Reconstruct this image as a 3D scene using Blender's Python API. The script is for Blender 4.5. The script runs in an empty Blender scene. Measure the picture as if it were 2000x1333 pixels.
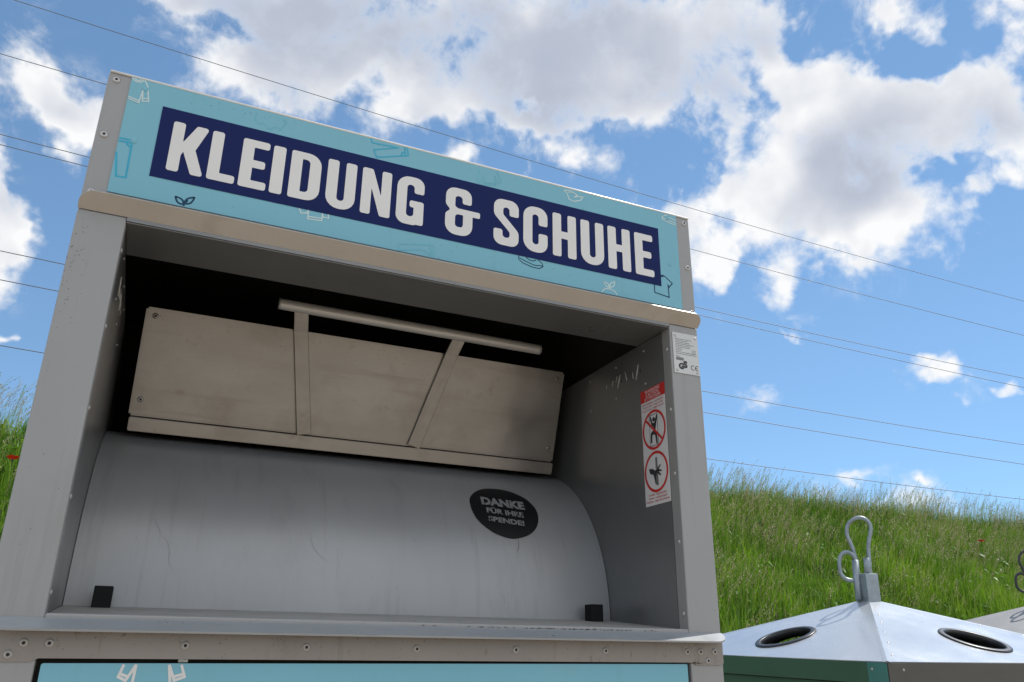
import bpy, bmesh, math, random
import numpy as np
from mathutils import Vector, Matrix
random.seed(7)
rng = np.random.default_rng(11)
S = bpy.context.scene
COL = S.collection
R = math.radians

# ------------------------------------------------------------------ helpers
def link(o, parent=None):
    COL.objects.link(o)
    if parent is not None:
        o.parent = parent
    return o

def tag(o, label=None, cat=None, group=None, kind=None):
    if label: o['label'] = label
    if cat: o['category'] = cat
    if group: o['group'] = group
    if kind: o['kind'] = kind
    return o

def empty(name, loc=(0, 0, 0), rot=(0, 0, 0)):
    o = bpy.data.objects.new(name, None)
    o.location = loc; o.rotation_euler = rot
    o.empty_display_size = .2
    return link(o)

def mesh_obj(name, verts, faces, mats, parent=None, smooth=False, midx=None):
    me = bpy.data.meshes.new(name)
    me.from_pydata([tuple(v) for v in verts], [], faces)
    for m in (mats if isinstance(mats, (list, tuple)) else [mats]):
        me.materials.append(m)
    if midx is not None:
        me.polygons.foreach_set('material_index', midx)
    if smooth:
        me.polygons.foreach_set('use_smooth', [True] * len(me.polygons))
    me.update()
    return link(bpy.data.objects.new(name, me), parent)

def bm_obj(name, bm, mats, parent=None, smooth=False):
    me = bpy.data.meshes.new(name)
    bmesh.ops.recalc_face_normals(bm, faces=bm.faces)
    bm.to_mesh(me); bm.free()
    for m in (mats if isinstance(mats, (list, tuple)) else [mats]):
        me.materials.append(m)
    if smooth:
        me.polygons.foreach_set('use_smooth', [True] * len(me.polygons))
    return link(bpy.data.objects.new(name, me), parent)

def bm_box(bm, x, y, z, bevel=0, seg=2, mat=None):
    r = bmesh.ops.create_cube(bm, size=1)
    M = Matrix.Translation(((x[0]+x[1])/2, (y[0]+y[1])/2, (z[0]+z[1])/2)) @ Matrix.Diagonal((x[1]-x[0], y[1]-y[0], z[1]-z[0], 1))
    bmesh.ops.transform(bm, matrix=M, verts=r['verts'])
    if bevel:
        ed = list({e for v in r['verts'] for e in v.link_edges})
        bmesh.ops.bevel(bm, geom=ed, offset=bevel, segments=seg, affect='EDGES', profile=.5)

def box(name, x, y, z, mat, parent=None, bevel=0):
    bm = bmesh.new(); bm_box(bm, x, y, z, bevel)
    return bm_obj(name, bm, mat, parent)

def bm_tube(bm, pts, r, n=10, cap=True):
    """tube along a list of points"""
    pts = [Vector(p) for p in pts]
    rings = []
    t0 = (pts[1]-pts[0]).normalized()
    a = t0.orthogonal().normalized()
    for i, p in enumerate(pts):
        t = (pts[min(i+1, len(pts)-1)] - pts[max(i-1, 0)]).normalized()
        a = (a - t*a.dot(t)).normalized(); b = t.cross(a)
        rings.append([bm.verts.new(p + (a*math.cos(k*2*math.pi/n) + b*math.sin(k*2*math.pi/n))*r) for k in range(n)])
    for i in range(len(rings)-1):
        for k in range(n):
            bm.faces.new((rings[i][k], rings[i][(k+1) % n], rings[i+1][(k+1) % n], rings[i+1][k]))
    if cap:
        bm.faces.new(rings[0][::-1]); bm.faces.new(rings[-1])

def tube(name, pts, r, mat, parent=None, n=10):
    bm = bmesh.new(); bm_tube(bm, pts, r, n)
    o = bm_obj(name, bm, mat, parent)
    for p in o.data.polygons: p.use_smooth = len(p.vertices) == 4
    return o

def smooth_path(pts, n=6):
    """Catmull-Rom through the points"""
    P = [Vector(p) for p in pts]; P = [2*P[0]-P[1]] + P + [2*P[-1]-P[-2]]
    out = []
    for i in range(1, len(P)-2):
        for k in range(n):
            t = k/n
            out.append(.5*((2*P[i]) + (P[i+1]-P[i-1])*t + (2*P[i-1]-5*P[i]+4*P[i+1]-P[i+2])*t*t + (3*P[i]-P[i-1]-3*P[i+1]+P[i+2])*t**3))
    out.append(P[-2]); return out

def fillet(pts, rc=4.0, ri=1.5, seg=5):
    """round the corners of a closed 2-D polygon; a third value on a point is its own radius"""
    n = len(pts); area = sum(pts[i][0]*pts[(i+1) % n][1]-pts[(i+1) % n][0]*pts[i][1] for i in range(n))
    sg = 1 if area > 0 else -1
    out = []
    for i in range(n):
        p = Vector(pts[i][:2]); a = Vector(pts[i-1][:2])-p; b = Vector(pts[(i+1) % n][:2])-p
        cr = (-a.x*b.y + a.y*b.x)*sg
        r = pts[i][2] if len(pts[i]) > 2 else (rc if cr > 0 else ri)
        la, lb = a.length, b.length
        if r <= 0 or la < 1e-9 or lb < 1e-9: out.append(tuple(p)); continue
        a /= la; b /= lb
        ang = math.acos(max(-1, min(1, a.dot(b))))
        if ang > 3.05: out.append(tuple(p)); continue
        d = min(r/math.tan(ang/2), la*(.98 if len(pts[i-1]) > 2 and pts[i-1][2] == 0 else .5), lb*(.98 if len(pts[(i+1) % n]) > 2 and pts[(i+1) % n][2] == 0 else .5)); r = d*math.tan(ang/2)
        c = p + (a+b).normalized()*(r/math.sin(ang/2))
        s = p+a*d-c; e = p+b*d-c
        a0 = math.atan2(s.y, s.x); a1 = math.atan2(e.y, e.x)
        da = (a1-a0+math.pi) % (2*math.pi)-math.pi
        for k in range(seg+1):
            t = a0+da*k/seg
            out.append((c.x+r*math.cos(t), c.y+r*math.sin(t)))
    return out

def curve_mesh(loops, thick=0.0):
    """filled 2-D loops (holes allowed) -> mesh in the xy plane"""
    cu = bpy.data.curves.new('tmp', 'CURVE'); cu.dimensions = '2D'; cu.fill_mode = 'BOTH'; cu.extrude = thick/2
    for L in loops:
        sp = cu.splines.new('POLY'); sp.points.add(len(L)-1)
        for k, q in enumerate(L): sp.points[k].co = (q[0], q[1], 0, 1)
        sp.use_cyclic_u = True
    o = bpy.data.objects.new('tmp', cu); me = bpy.data.meshes.new_from_object(o)
    bpy.data.objects.remove(o); bpy.data.curves.remove(cu)
    return me

def text_mesh(s, size, bold=0.0, align='LEFT', spacing=1.0):
    cu = bpy.data.curves.new('tmp', 'FONT'); cu.body = s; cu.size = size; cu.align_x = align; cu.offset = bold
    cu.space_character = spacing; cu.resolution_u = 3; cu.fill_mode = 'FRONT'
    o = bpy.data.objects.new('tmp', cu); me = bpy.data.meshes.new_from_object(o)
    bpy.data.objects.remove(o); bpy.data.curves.remove(cu)
    return me

def place(name, me, o, ux, uy, mat, parent=None, sc=1.0):
    o, ux, uy = Vector(o), Vector(ux).normalized(), Vector(uy).normalized()
    un = ux.cross(uy)
    M = Matrix(((ux.x*sc, uy.x*sc, un.x, o.x), (ux.y*sc, uy.y*sc, un.y, o.y), (ux.z*sc, uy.z*sc, un.z, o.z), (0, 0, 0, 1)))
    me.transform(M); me.name = name
    me.materials.clear(); me.materials.append(mat)
    return link(bpy.data.objects.new(name, me), parent)

def shape(name, loops, thick, o, ux, uy, mat, parent=None, sc=1.0):
    return place(name, curve_mesh(loops, thick), o, ux, uy, mat, parent, sc)

def stroke_polys(path, w, closed=False):
    """2-D polyline -> quads of width w with mitred joints"""
    P = [Vector(p) for p in path]; n = len(P); L = []
    for i in range(n):
        if closed: a, b = P[i-1], P[(i+1) % n]
        else: a, b = P[max(i-1, 0)], P[min(i+1, n-1)]
        d1 = (P[i]-a).normalized() if (P[i]-a).length > 1e-9 else (b-P[i]).normalized()
        d2 = (b-P[i]).normalized() if (b-P[i]).length > 1e-9 else d1
        nn = Vector((-(d1+d2).y, (d1+d2).x))
        nn = nn.normalized() if nn.length > 1e-6 else Vector((-d1.y, d1.x))
        c = max(.5, abs(nn.dot(Vector((-d1.y, d1.x)))))
        L.append((P[i]+nn*w/2/c, P[i]-nn*w/2/c))
    m = n if closed else n-1
    return L, [(i, (i+1) % n) for i in range(m)]

def strokes(name, paths, w, fn, mat, parent, lift=(0, -1, 0)):
    """line drawing as one flat mesh; sharp corners start a new stroke and each stroke lies a hair above the last"""
    V, F = [], []; q = 0
    for path, closed in paths:
        if closed: path = list(path)+[path[0]]; closed = len(path) > 12
        if closed: path = path[:-1]
        pieces = [[path[0]]]
        for i in range(1, len(path)):
            pieces[-1].append(path[i])
            if not closed and i < len(path)-1:
                d1 = Vector(path[i])-Vector(path[i-1]); d2 = Vector(path[i+1])-Vector(path[i])
                if d1.length > 0 and d2.length > 0 and d1.normalized().dot(d2.normalized()) < .25:
                    pieces[-1][-1] = tuple(Vector(path[i])+d1.normalized()*w*.5); pieces.append([path[i]])
        for pc in pieces:
            L, seg = stroke_polys(pc, w, closed and len(pieces) == 1)
            b = len(V); off = Vector(lift)*(q*.00003); q += 1
            for s, c in L: V += [Vector(fn(*s))+off, Vector(fn(*c))+off]
            F += [(b+2*i, b+2*i+1, b+2*j+1, b+2*j) for i, j in seg]
    return mesh_obj(name, V, F, mat, parent)

def add_specks(o, m, rows):
    """small irregular flecks of dirt on a part, added to the part's own mesh: centre, u axis, v axis, half sizes"""
    me = o.data; me.materials.append(m); k = len(me.materials)-1
    bm = bmesh.new(); bm.from_mesh(me)
    for p, u, v, a, b in rows:
        p, u, v = Vector(p), Vector(u), Vector(v); n = random.randint(5, 7)
        vs = []
        for i in range(n):
            t = 2*math.pi*i/n; q = random.uniform(.55, 1.15)
            vs.append(bm.verts.new(p+u*a*q*math.cos(t)+v*b*q*math.sin(t)))
        f = bm.faces.new(vs); f.material_index = k
    bm.to_mesh(me); bm.free()

# ------------------------------------------------------------------ materials
def new_mat(name):
    m = bpy.data.materials.new(name); m.use_nodes = True
    nt = m.node_tree; nt.nodes.clear()
    return m, nt, nt.nodes, nt.links

def mat(name, col, rough=.5, metal=0.0, spec=.5, var=.06, scale=6.0, stretch=(1, 1, 1), bump=0.0, bscale=200.0,
        spots=None, coat=0.0, rvar=.08, dent=0.0, dscale=4.0):
    """Principled paint/metal with soft tone variation, optional spots of dirt, streaks and fine bump"""
    m, nt, N, L = new_mat(name)
    out = N.new('ShaderNodeOutputMaterial'); p = N.new('ShaderNodeBsdfPrincipled')
    L.new(p.outputs[0], out.inputs[0])
    tc = N.new('ShaderNodeTexCoord'); mp = N.new('ShaderNodeMapping'); mp.inputs['Scale'].default_value = stretch
    L.new(tc.outputs['Object'], mp.inputs[0])
    nz = N.new('ShaderNodeTexNoise'); nz.inputs['Scale'].default_value = scale; nz.inputs['Detail'].default_value = 6; nz.inputs['Roughness'].default_value = .62
    L.new(mp.outputs[0], nz.inputs['Vector'])
    mx = N.new('ShaderNodeMix'); mx.data_type = 'RGBA'
    A = [c*(1-var) for c in col]; B = [min(1, c*(1+var)) for c in col]
    mx.inputs['A'].default_value = (*A, 1); mx.inputs['B'].default_value = (*B, 1)
    rp = N.new('ShaderNodeMapRange'); rp.inputs['From Min'].default_value = .3; rp.inputs['From Max'].default_value = .7
    L.new(nz.outputs[0], rp.inputs[0]); L.new(rp.outputs[0], mx.inputs['Factor'])
    c = mx.outputs['Result']
    for (sc, lo, hi, scol, st) in (spots or []):
        mp2 = N.new('ShaderNodeMapping'); mp2.inputs['Scale'].default_value = st; L.new(tc.outputs['Object'], mp2.inputs[0])
        n2 = N.new('ShaderNodeTexNoise'); n2.inputs['Scale'].default_value = sc; n2.inputs['Detail'].default_value = 5; n2.inputs['Roughness'].default_value = .65
        L.new(mp2.outputs[0], n2.inputs['Vector'])
        r2 = N.new('ShaderNodeMapRange'); r2.inputs['From Min'].default_value = lo; r2.inputs['From Max'].default_value = hi
        L.new(n2.outputs[0], r2.inputs[0])
        m2 = N.new('ShaderNodeMix'); m2.data_type = 'RGBA'; m2.inputs['B'].default_value = (*scol, 1)
        L.new(r2.outputs[0], m2.inputs['Factor']); L.new(c, m2.inputs['A']); c = m2.outputs['Result']
    L.new(c, p.inputs['Base Color'])
    p.inputs['Metallic'].default_value = metal; p.inputs['Specular IOR Level'].default_value = spec
    p.inputs['Coat Weight'].default_value = coat
    rr = N.new('ShaderNodeMapRange'); rr.inputs['To Min'].default_value = max(.02, rough-rvar); rr.inputs['To Max'].default_value = min(1, rough+rvar)
    L.new(nz.outputs[0], rr.inputs[0]); L.new(rr.outputs[0], p.inputs['Roughness'])
    if dent and not bump: bump, bscale = .02, 300
    if bump:
        nb = N.new('ShaderNodeTexNoise'); nb.inputs['Scale'].default_value = bscale; nb.inputs['Detail'].default_value = 3
        L.new(mp.outputs[0], nb.inputs['Vector'])
        bp = N.new('ShaderNodeBump'); bp.inputs['Strength'].default_value = bump; bp.inputs['Distance'].default_value = .001
        L.new(nb.outputs[0], bp.inputs['Height'])
        if dent:
            nd = N.new('ShaderNodeTexNoise'); nd.inputs['Scale'].default_value = dscale; nd.inputs['Detail'].default_value = 2; L.new(tc.outputs['Object'], nd.inputs['Vector'])
            bd = N.new('ShaderNodeBump'); bd.inputs['Strength'].default_value = 1; bd.inputs['Distance'].default_value = dent; L.new(nd.outputs[0], bd.inputs['Height']); L.new(bd.outputs[0], bp.inputs['Normal'])
        L.new(bp.outputs[0], p.inputs['Normal'])
    return m

DIRT = (.10, .085, .065)
M = {}
STREAK = (42, .56, .80)
M['grey'] = mat('grey_powder_coat', (.300, .295, .285), .40, .12, .5, .05, 3.0, bump=.10, bscale=900, dent=.006, dscale=4, spots=[(95, .70, .80, (.13, .12, .10), (1, 1, .6)), (5, .58, .9, (.25, .24, .225), (1, 1, .25)), (*STREAK, (.25, .24, .22), (1, 1, .05))])
M['rail'] = mat('dusty_grey_rail', (.262, .232, .203), .48, .1, .45, .07, 5.0, bump=.10, bscale=900, dent=.004, dscale=8, spots=[(120, .62, .76, (.14, .115, .09), (1, 1, .35)), (14, .55, .85, (.19, .165, .135), (1, 1, .3)), (60, .58, .75, (.19, .16, .125), (1, 1, .06))])
M['lip'] = mat('bent_sheet_lip', (.46, .415, .36), .36, .12, .5, .05, 8.0, bump=.06, bscale=700, dent=.003, dscale=7, spots=[(70, .68, .8, (.2, .17, .13), (1, 1, 1)), (12, .56, .8, (.38, .33, .27), (1, 1, 1))])  # warm tint paints the ground's bounced light into the sheet colour
M['liner'] = mat('grey_hopper_sheet', (.195, .195, .193), .30, .45, .5, .08, 4.0, (1, 1, .6), bump=.10, bscale=900, dent=.008, dscale=4, spots=[(150, .72, .8, (.08, .08, .08), (1, 1, .5)), (9, .55, .85, (.165, .16, .15), (1, 1, .3))])
M['drum'] = mat('grey_drum_sheet', (.335, .336, .333), .37, .24, .5, .07, 3.0, (1.2, 1, .5), bump=.10, bscale=900, dent=.006, dscale=3.5, spots=[(170, .71, .78, (.10, .10, .10), (1, .4, .4)), (7, .56, .85, (.265, .262, .255), (1.6, .5, .5)), (38, .57, .78, (.27, .268, .26), (1, .06, .06)), (260, .64, .74, (.38, .38, .375), (1, .12, .12))])
M['scratch'] = mat('dark_scratch', (.16, .155, .145), .7)
M['dark'] = mat('black_inside_shade', (.055, .053, .050), .75, spec=.15)  # near-black colour stands in for the shade inside the boxes
M['steel'] = mat('brushed_steel_flap', (.345, .326, .302), .33, .85, .5, .14, 4.0, (1, .6, 2.2), bump=.06, bscale=500, dent=.010, dscale=4, spots=[(26, .62, .8, (.28, .23, .18), (1, 1, 1.4)), (120, .72, .8, (.12, .09, .07), (1, 1, 1)), (34, .56, .78, (.29, .265, .24), (.07, 1, 1)), (6, .55, .8, (.26, .235, .21), (1, 1, 1))], rvar=.13)
M['sill'] = mat('smooth_grey_sill', (.35, .365, .375), .30, .25, .5, .05, 8.0, bump=.05, bscale=700, dent=.003, dscale=7, spots=[(70, .68, .8, (.2, .18, .15), (1, 1, 1)), (30, .58, .8, (.27, .275, .28), (.3, 1, 1))])  # bluish version of the lip sheet, sky reflection tinted into the colour
M['alu'] = mat('aluminium_tube', (.74, .71, .66), .36, .3, .5, .05, 12)
M['teal'] = mat('printed_teal_film', (.195, .445, .535), .42, 0, .25, .035, 3.0, spots=[(5, .55, .9, (.205, .435, .47), (1, 1, 1)), (40, .58, .8, (.185, .41, .48), (1, 1, .06)), (210, .76, .82, (.07, .12, .14), (1, 1, .5))])
M['navy'] = mat('printed_navy_film', (.009, .017, .090), .5, 0, .10, .04, 5, spots=[(260, .80, .84, (.3, .3, .35), (1, 1, 1))])
M['white'] = mat('printed_off_white', (.70, .68, .65), .42, 0, .4, .03, 6, spots=[(160, .74, .82, (.42, .40, .37), (1, 1, 1))])
M['iwhite'] = mat('printed_pale_line', (.55, .66, .64), .42, 0, .4, .05, 20)
M['icyan'] = mat('printed_cyan_line', (.03, .36, .52), .42, 0, .4, .05, 20)
M['inavy'] = mat('printed_dark_line', (.012, .05, .095), .45, 0, .2, .05, 20)
M['ifaint'] = mat('printed_faint_line', (.14, .43, .53), .42, 0, .4, .04, 20)
M['rubber'] = mat('black_rubber', (.009, .009, .009), .7, 0, .2, .1, 40)
M['rivet'] = mat('rivet_head', (.47, .45, .43), .36, .5, .5, .06, 60)
M['rivet_dull'] = mat('rivet_head_dull', (.36, .335, .305), .42, .3, .5, .06, 60)
M['hole'] = mat('rivet_core', (.03, .027, .025), .6, .3)
M['plate'] = mat('stamped_aluminium_plate', (.52, .52, .49), .40, .35, .5, .05, 30)
M['ink'] = mat('black_print', (.03, .03, .032), .5)
M['inkgrey'] = mat('grey_print', (.16, .16, .155), .5)
M['sticker'] = mat('white_sticker', (.68, .66, .64), .42, 0, .4, .03, 20)
M['red'] = mat('red_print', (.56, .03, .025), .42, 0, .4, .05, 20)
M['black'] = mat('black_sticker', (.010, .010, .011), .42, 0, .4, .1, 20)
M['worn'] = mat('worn_grey_print', (.24, .24, .24), .5, 0, .3, .2, 60, (3, 1, 1), spots=[(55, .57, .62, (.04, .04, .04), (3.2, .6, .6))])
M['slot_shade'] = mat('slot_shadow', (.05, .05, .05), .6)  # shade of the slots painted as flat dark triangles
M['ridge'] = mat('pressed_ridge_highlight', (.50, .48, .43), .4, .2)  # paler than the sheet: highlights on the ridges put into the colour
M['grime'] = mat('dark_grime', (.045, .038, .030), .85, spec=.1)
M['brown'] = mat('brown_grime', (.13, .10, .07), .85, spec=.1)
# bins
M['binroof'] = mat('aluminium_roof_sheet', (.47, .50, .54), .26, .42, .5, .05, 3.5, (1, 1, 1), bump=.03, bscale=60, spots=[(5, .56, .85, (.60, .62, .62), (1, 1, 1))], rvar=.10)
M['zincroof'] = mat('weathered_zinc_roof', (.25, .25, .25), .55, .35, .5, .08, 6, spots=[(3, .5, .85, (.30, .30, .295), (1, 1, 1))])
M['bingreen'] = mat('green_side_panel', (.05, .115, .075), .42, .1, .5, .06, 4, spots=[(180, .74, .8, (.2, .26, .22), (1, 1, .3))])
M['binteal'] = mat('green_corner_plate', (.07, .22, .20), .42, .2, .5, .12, 9)
M['bingrey'] = mat('galvanised_fascia', (.085, .082, .072), .42, .45, .5, .09, 9, (1, 1, 3))
M['binbrown'] = mat('sand_coloured_panel', (.20, .165, .13), .6, 0, .4, .06, 6)
M['galv'] = mat('galvanised_steel', (.27, .31, .33), .44, .6, .5, .16, 24, spots=[(30, .58, .75, (.16, .15, .15), (1, 1, 1))])
M['cable'] = mat('grey_power_cable', (.17, .18, .20), .55, .2)
M['petal'] = mat('poppy_petal', (.75, .045, .012), .6, 0, .2, .1, 30)
M['stalk'] = mat('green_stalk', (.07, .14, .03), .6)
# ------------------------------------------------------------------ sky and light
SUN_EL, SUN_AZ = R(54), math.atan2(4.6, 1.0)          # azimuth measured from +y towards +x
sun_dir = Vector((math.sin(SUN_AZ)*math.cos(SUN_EL), math.cos(SUN_AZ)*math.cos(SUN_EL), math.sin(SUN_EL)))
W = bpy.data.worlds.new('World'); S.world = W; W.use_nodes = True
nt = W.node_tree; N = nt.nodes; L = nt.links; N.clear()
wout = N.new('ShaderNodeOutputWorld'); bg = N.new('ShaderNodeBackground'); L.new(bg.outputs[0], wout.inputs[0])
SKY_STR = .12
bg.inputs[1].default_value = SKY_STR
sky = N.new('ShaderNodeTexSky'); sky.sky_type = 'NISHITA'; sky.sun_disc = False
sky.sun_elevation = SUN_EL; sky.sun_rotation = SUN_AZ
sky.air_density = 1.0; sky.dust_density = 0.0; sky.ozone_density = 1.5; sky.altitude = 3000
tc = N.new('ShaderNodeTexCoord'); D = tc.outputs['Generated']

# directions stirred by noise, so that the cloud masses get ragged outlines
wn = N.new('ShaderNodeTexNoise'); wn.inputs['Scale'].default_value = 9; wn.inputs['Detail'].default_value = 4; wn.inputs['Roughness'].default_value = .6
L.new(D, wn.inputs['Vector'])
ws = N.new('ShaderNodeVectorMath'); ws.operation = 'SUBTRACT'; L.new(wn.outputs['Color'], ws.inputs[0]); ws.inputs[1].default_value = (.5, .5, .5)
wm = N.new('ShaderNodeVectorMath'); wm.operation = 'MULTIPLY_ADD'; L.new(ws.outputs[0], wm.inputs[0]); wm.inputs[1].default_value = (.13, .13, .13); L.new(D, wm.inputs[2])
DW = wm.outputs[0]
wn2 = N.new('ShaderNodeTexNoise'); wn2.inputs['Scale'].default_value = 9; wn2.inputs['Detail'].default_value = 1
L.new(D, wn2.inputs['Vector'])
ws2 = N.new('ShaderNodeVectorMath'); ws2.operation = 'SUBTRACT'; L.new(wn2.outputs['Color'], ws2.inputs[0]); ws2.inputs[1].default_value = (.5, .5, .5)
wm2 = N.new('ShaderNodeVectorMath'); wm2.operation = 'MULTIPLY_ADD'; L.new(ws2.outputs[0], wm2.inputs[0]); wm2.inputs[1].default_value = (.12, .12, .12); L.new(D, wm2.inputs[2])
DS = wm2.outputs[0]

def inp(node, i, v):
    if hasattr(v, 'links'): L.new(v, node.inputs[i])
    else: node.inputs[i].default_value = v
def mth(op, a, b=0.0, c=0.0, clamp=False):
    n = N.new('ShaderNodeMath'); n.operation = op; n.use_clamp = clamp
    inp(n, 0, a); inp(n, 1, b); inp(n, 2, c); return n.outputs[0]
def dot(v, src=None):
    n = N.new('ShaderNodeVectorMath'); n.operation = 'DOT_PRODUCT'; L.new(src or DW, n.inputs[0]); n.inputs[1].default_value = v; return n.outputs['Value']
def sstep(x, lo, hi):
    n = N.new('ShaderNodeMapRange'); n.interpolation_type = 'SMOOTHSTEP'; inp(n, 0, x); n.inputs[1].default_value = lo; n.inputs[2].default_value = hi; return n.outputs[0]
def mixc(f, a, b):
    n = N.new('ShaderNodeMix'); n.data_type = 'RGBA'; inp(n, 0, f)
    for k, v in (('A', a), ('B', b)):
        if hasattr(v, 'links'): L.new(v, n.inputs[k])
        else: n.inputs[k].default_value = (*v, 1)
    return n.outputs['Result']
def noise(scale, detail, rough, off=(0, 0, 0), dist=0.0):
    n = N.new('ShaderNodeTexNoise'); n.inputs['Scale'].default_value = scale; n.inputs['Detail'].default_value = detail
    n.inputs['Roughness'].default_value = rough; n.inputs['Distortion'].default_value = dist
    v = N.new('ShaderNodeVectorMath'); v.operation = 'ADD'; L.new(D, v.inputs[0]); v.inputs[1].default_value = off
    L.new(v.outputs[0], n.inputs['Vector']); return n.outputs[0]
def blobsum(rows, src=None):
    """sum of soft elliptical cloud masses: azimuth, elevation, half-sizes (degrees), tilt, weight"""
    acc = 0.0
    for az, el, s1, s2, rot, amp in rows:
        a, e, t = R(az), R(el), R(rot)
        E_ = Vector((math.cos(a), -math.sin(a), 0)); d = Vector((math.sin(a)*math.cos(e), math.cos(a)*math.cos(e), math.sin(e)))
        Nn = E_.cross(d)
        T1 = (E_*math.cos(t)+Nn*math.sin(t))/R(s1); T2 = (-E_*math.sin(t)+Nn*math.cos(t))/R(s2)
        p, q = dot(T1, src), dot(T2, src)
        r2 = mth('MULTIPLY_ADD', q, q, mth('MULTIPLY', p, p))
        acc = mth('MULTIPLY_ADD', mth('POWER', .36788, r2), amp, acc)
    return acc
CLOUDS = [[15.98, 41.51, 11.09, 3.79, -173.85, 0.85], [4.45, 40.02, 5.33, 3.12, -173.43, 0.75], [33.58, 41.19, 6.35, 3.48, 173.01, 0.75], [27.26, 38.25, 5.19, 2.31, 173.65, 0.6], [17.17, 37.69, 2.08, 1.98, -158.53, 0.35], [3.9, 36.22, 3.93, 2.02, 179.03, 0.85], [7.8, 37.36, 2.59, 1.97, 91.24, 0.4], [-4.73, 39.93, 2.13, 1.12, -167.08, 0.55], [18.59, 49.75, 28.54, 4.18, -175.33, 1.0], [26.37, 36.26, 1.75, 1.35, 178.31, 0.35], [34.17, 37.08, 2.73, 1.65, 172.98, 0.4], [44.62, 40.11, 3.19, 2.56, 108.62, 0.95], [40.94, 37.5, 3.49, 2.32, -167.31, 0.75], [37.77, 39.2, 2.36, 2.2, 142.66, 0.5], [42.9, 42.42, 1.95, 1.74, 137.31, 0.4], [49.56, 30.75, 5.28, 4.89, 168.16, 1.0], [54.72, 32.17, 4.27, 2.28, 160.41, 0.85], [59.95, 31.0, 2.93, 2.42, 141.33, 0.85], [47.09, 35.83, 3.55, 2.28, 143.57, 0.7], [50.55, 37.01, 1.82, 1.49, 148.46, 0.5], [42.68, 32.27, 2.62, 2.0, 68.37, 0.6], [42.55, 28.19, 2.39, 1.81, 87.06, 0.6], [44.39, 23.81, 2.57, 1.79, 84.47, 0.8], [39.27, 25.78, 2.1, 1.16, 85.65, 0.5], [49.91, 24.68, 1.83, 1.64, 159.45, 0.45], [48.46, 26.28, 2.48, 1.66, 167.09, 0.4], [52.14, 25.93, 2.08, 1.44, -150.11, 0.45], [59.07, 27.35, 2.07, 0.79, -167.41, 0.55], [56.81, 26.83, 1.48, 0.69, -172.29, 0.5], [58.66, 29.51, 2.4, 1.19, 159.65, 0.4], [54.58, 39.23, 2.29, 1.55, 151.88, 0.85], [57.84, 36.74, 1.43, 1.08, 133.94, 0.5], [62.68, 37.04, 1.14, 0.74, 145.99, 0.6], [60.39, 33.94, 1.97, 1.19, -173.56, 0.6], [58.55, 32.98, 2.15, 1.16, 156.62, 0.3], [42.04, 33.37, 2.67, 2.28, 94.02, 0.8], [42.09, 30.65, 2.03, 1.32, 86.16, 0.35], [46.52, 32.32, 3.01, 2.77, 113.41, 0.6], [47.28, 27.83, 2.83, 1.99, 166.3, 0.5], [23.75, 37.11, 7.32, 2.01, 175.92, 0.75], [15.08, 36.7, 2.41, 1.5, -172.84, 0.5], [37.28, 29.47, 2.61, 2.13, 89.41, 0.95], [39.15, 26.49, 2.62, 1.43, 85.74, 0.75], [35.91, 27.13, 2.11, 1.39, 87.19, 0.5], [19.55, 33.76, 1.47, 0.9, 169.11, 0.9], [28.48, 34.17, 1.23, 0.69, 177.63, 0.38], [34.94, 33.14, 0.97, 0.75, 171.44, 0.42], [37.61, 33.23, 0.85, 0.68, 168.58, 0.3], [-10.68, 32.54, 2.99, 1.87, -173.02, 1.0], [-8.56, 31.94, 1.28, 1.06, 163.77, 0.75], [-11.89, 24.77, 3.59, 1.6, 105.55, 1.05], [-13.48, 26.48, 2.37, 1.49, 99.2, 0.8], [-10.49, 22.62, 1.23, 0.84, 99.57, 0.6], [-9.29, 29.65, 0.96, 0.68, 176.84, 0.36], [-10.35, 18.32, 0.41, 0.34, -166.07, 0.5], [-12.35, 33.38, 1.05, 0.57, -153.44, 0.4], [52.94, 17.17, 1.42, 0.83, 171.87, 1.0], [56.86, 15.62, 1.49, 0.79, -175.76, 1.0], [53.8, 15.31, 0.39, 0.38, -162.56, 0.5], [44.5, 20.51, 0.84, 0.34, 173.12, 0.45], [45.7, 10.27, 1.49, 0.65, 177.48, 0.75], [49.86, 9.36, 0.87, 0.38, 177.25, 0.45], [39.97, 10.21, 2.64, 0.47, 177.79, 0.45]]
GAPS = [[49.23, 39.04, 2.14, 1.63, 91.49, -0.6], [44.08, 37.18, 1.72, 0.71, 73.93, -0.5], [0.2, 38.84, 1.81, 0.93, -171.78, -0.5], [55.36, 35.78, 1.47, 1.26, 129.52, -0.45], [25.5, 37.11, 0.77, 0.54, 179.26, -0.5], [57.18, 28.5, 1.6, 0.81, -173.67, -0.4], [44.47, 35.32, 1.12, 0.71, 76.16, -0.4], [36.37, 33.01, 2.4, 1.36, 172.67, -0.5], [59.42, 36.39, 1.43, 0.78, 82.09, -0.3], [42.6, 34.63, 1.94, 0.79, 74.48, -0.3], [41.1, 28.72, 2.04, 0.54, 74.79, -0.45], [56.92, 34.4, 1.32, 0.55, -177.86, -0.4], [53.25, 36.66, 0.94, 0.82, 113.24, -0.25], [46.74, 24.17, 1.35, 0.95, 84.09, -0.3], [56.07, 29.26, 0.84, 0.61, 157.04, -0.2], [10.82, 36.77, 1.32, 0.87, 93.12, -0.3], [23.78, 35.24, 0.7, 0.68, -179.32, -0.3]]
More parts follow.
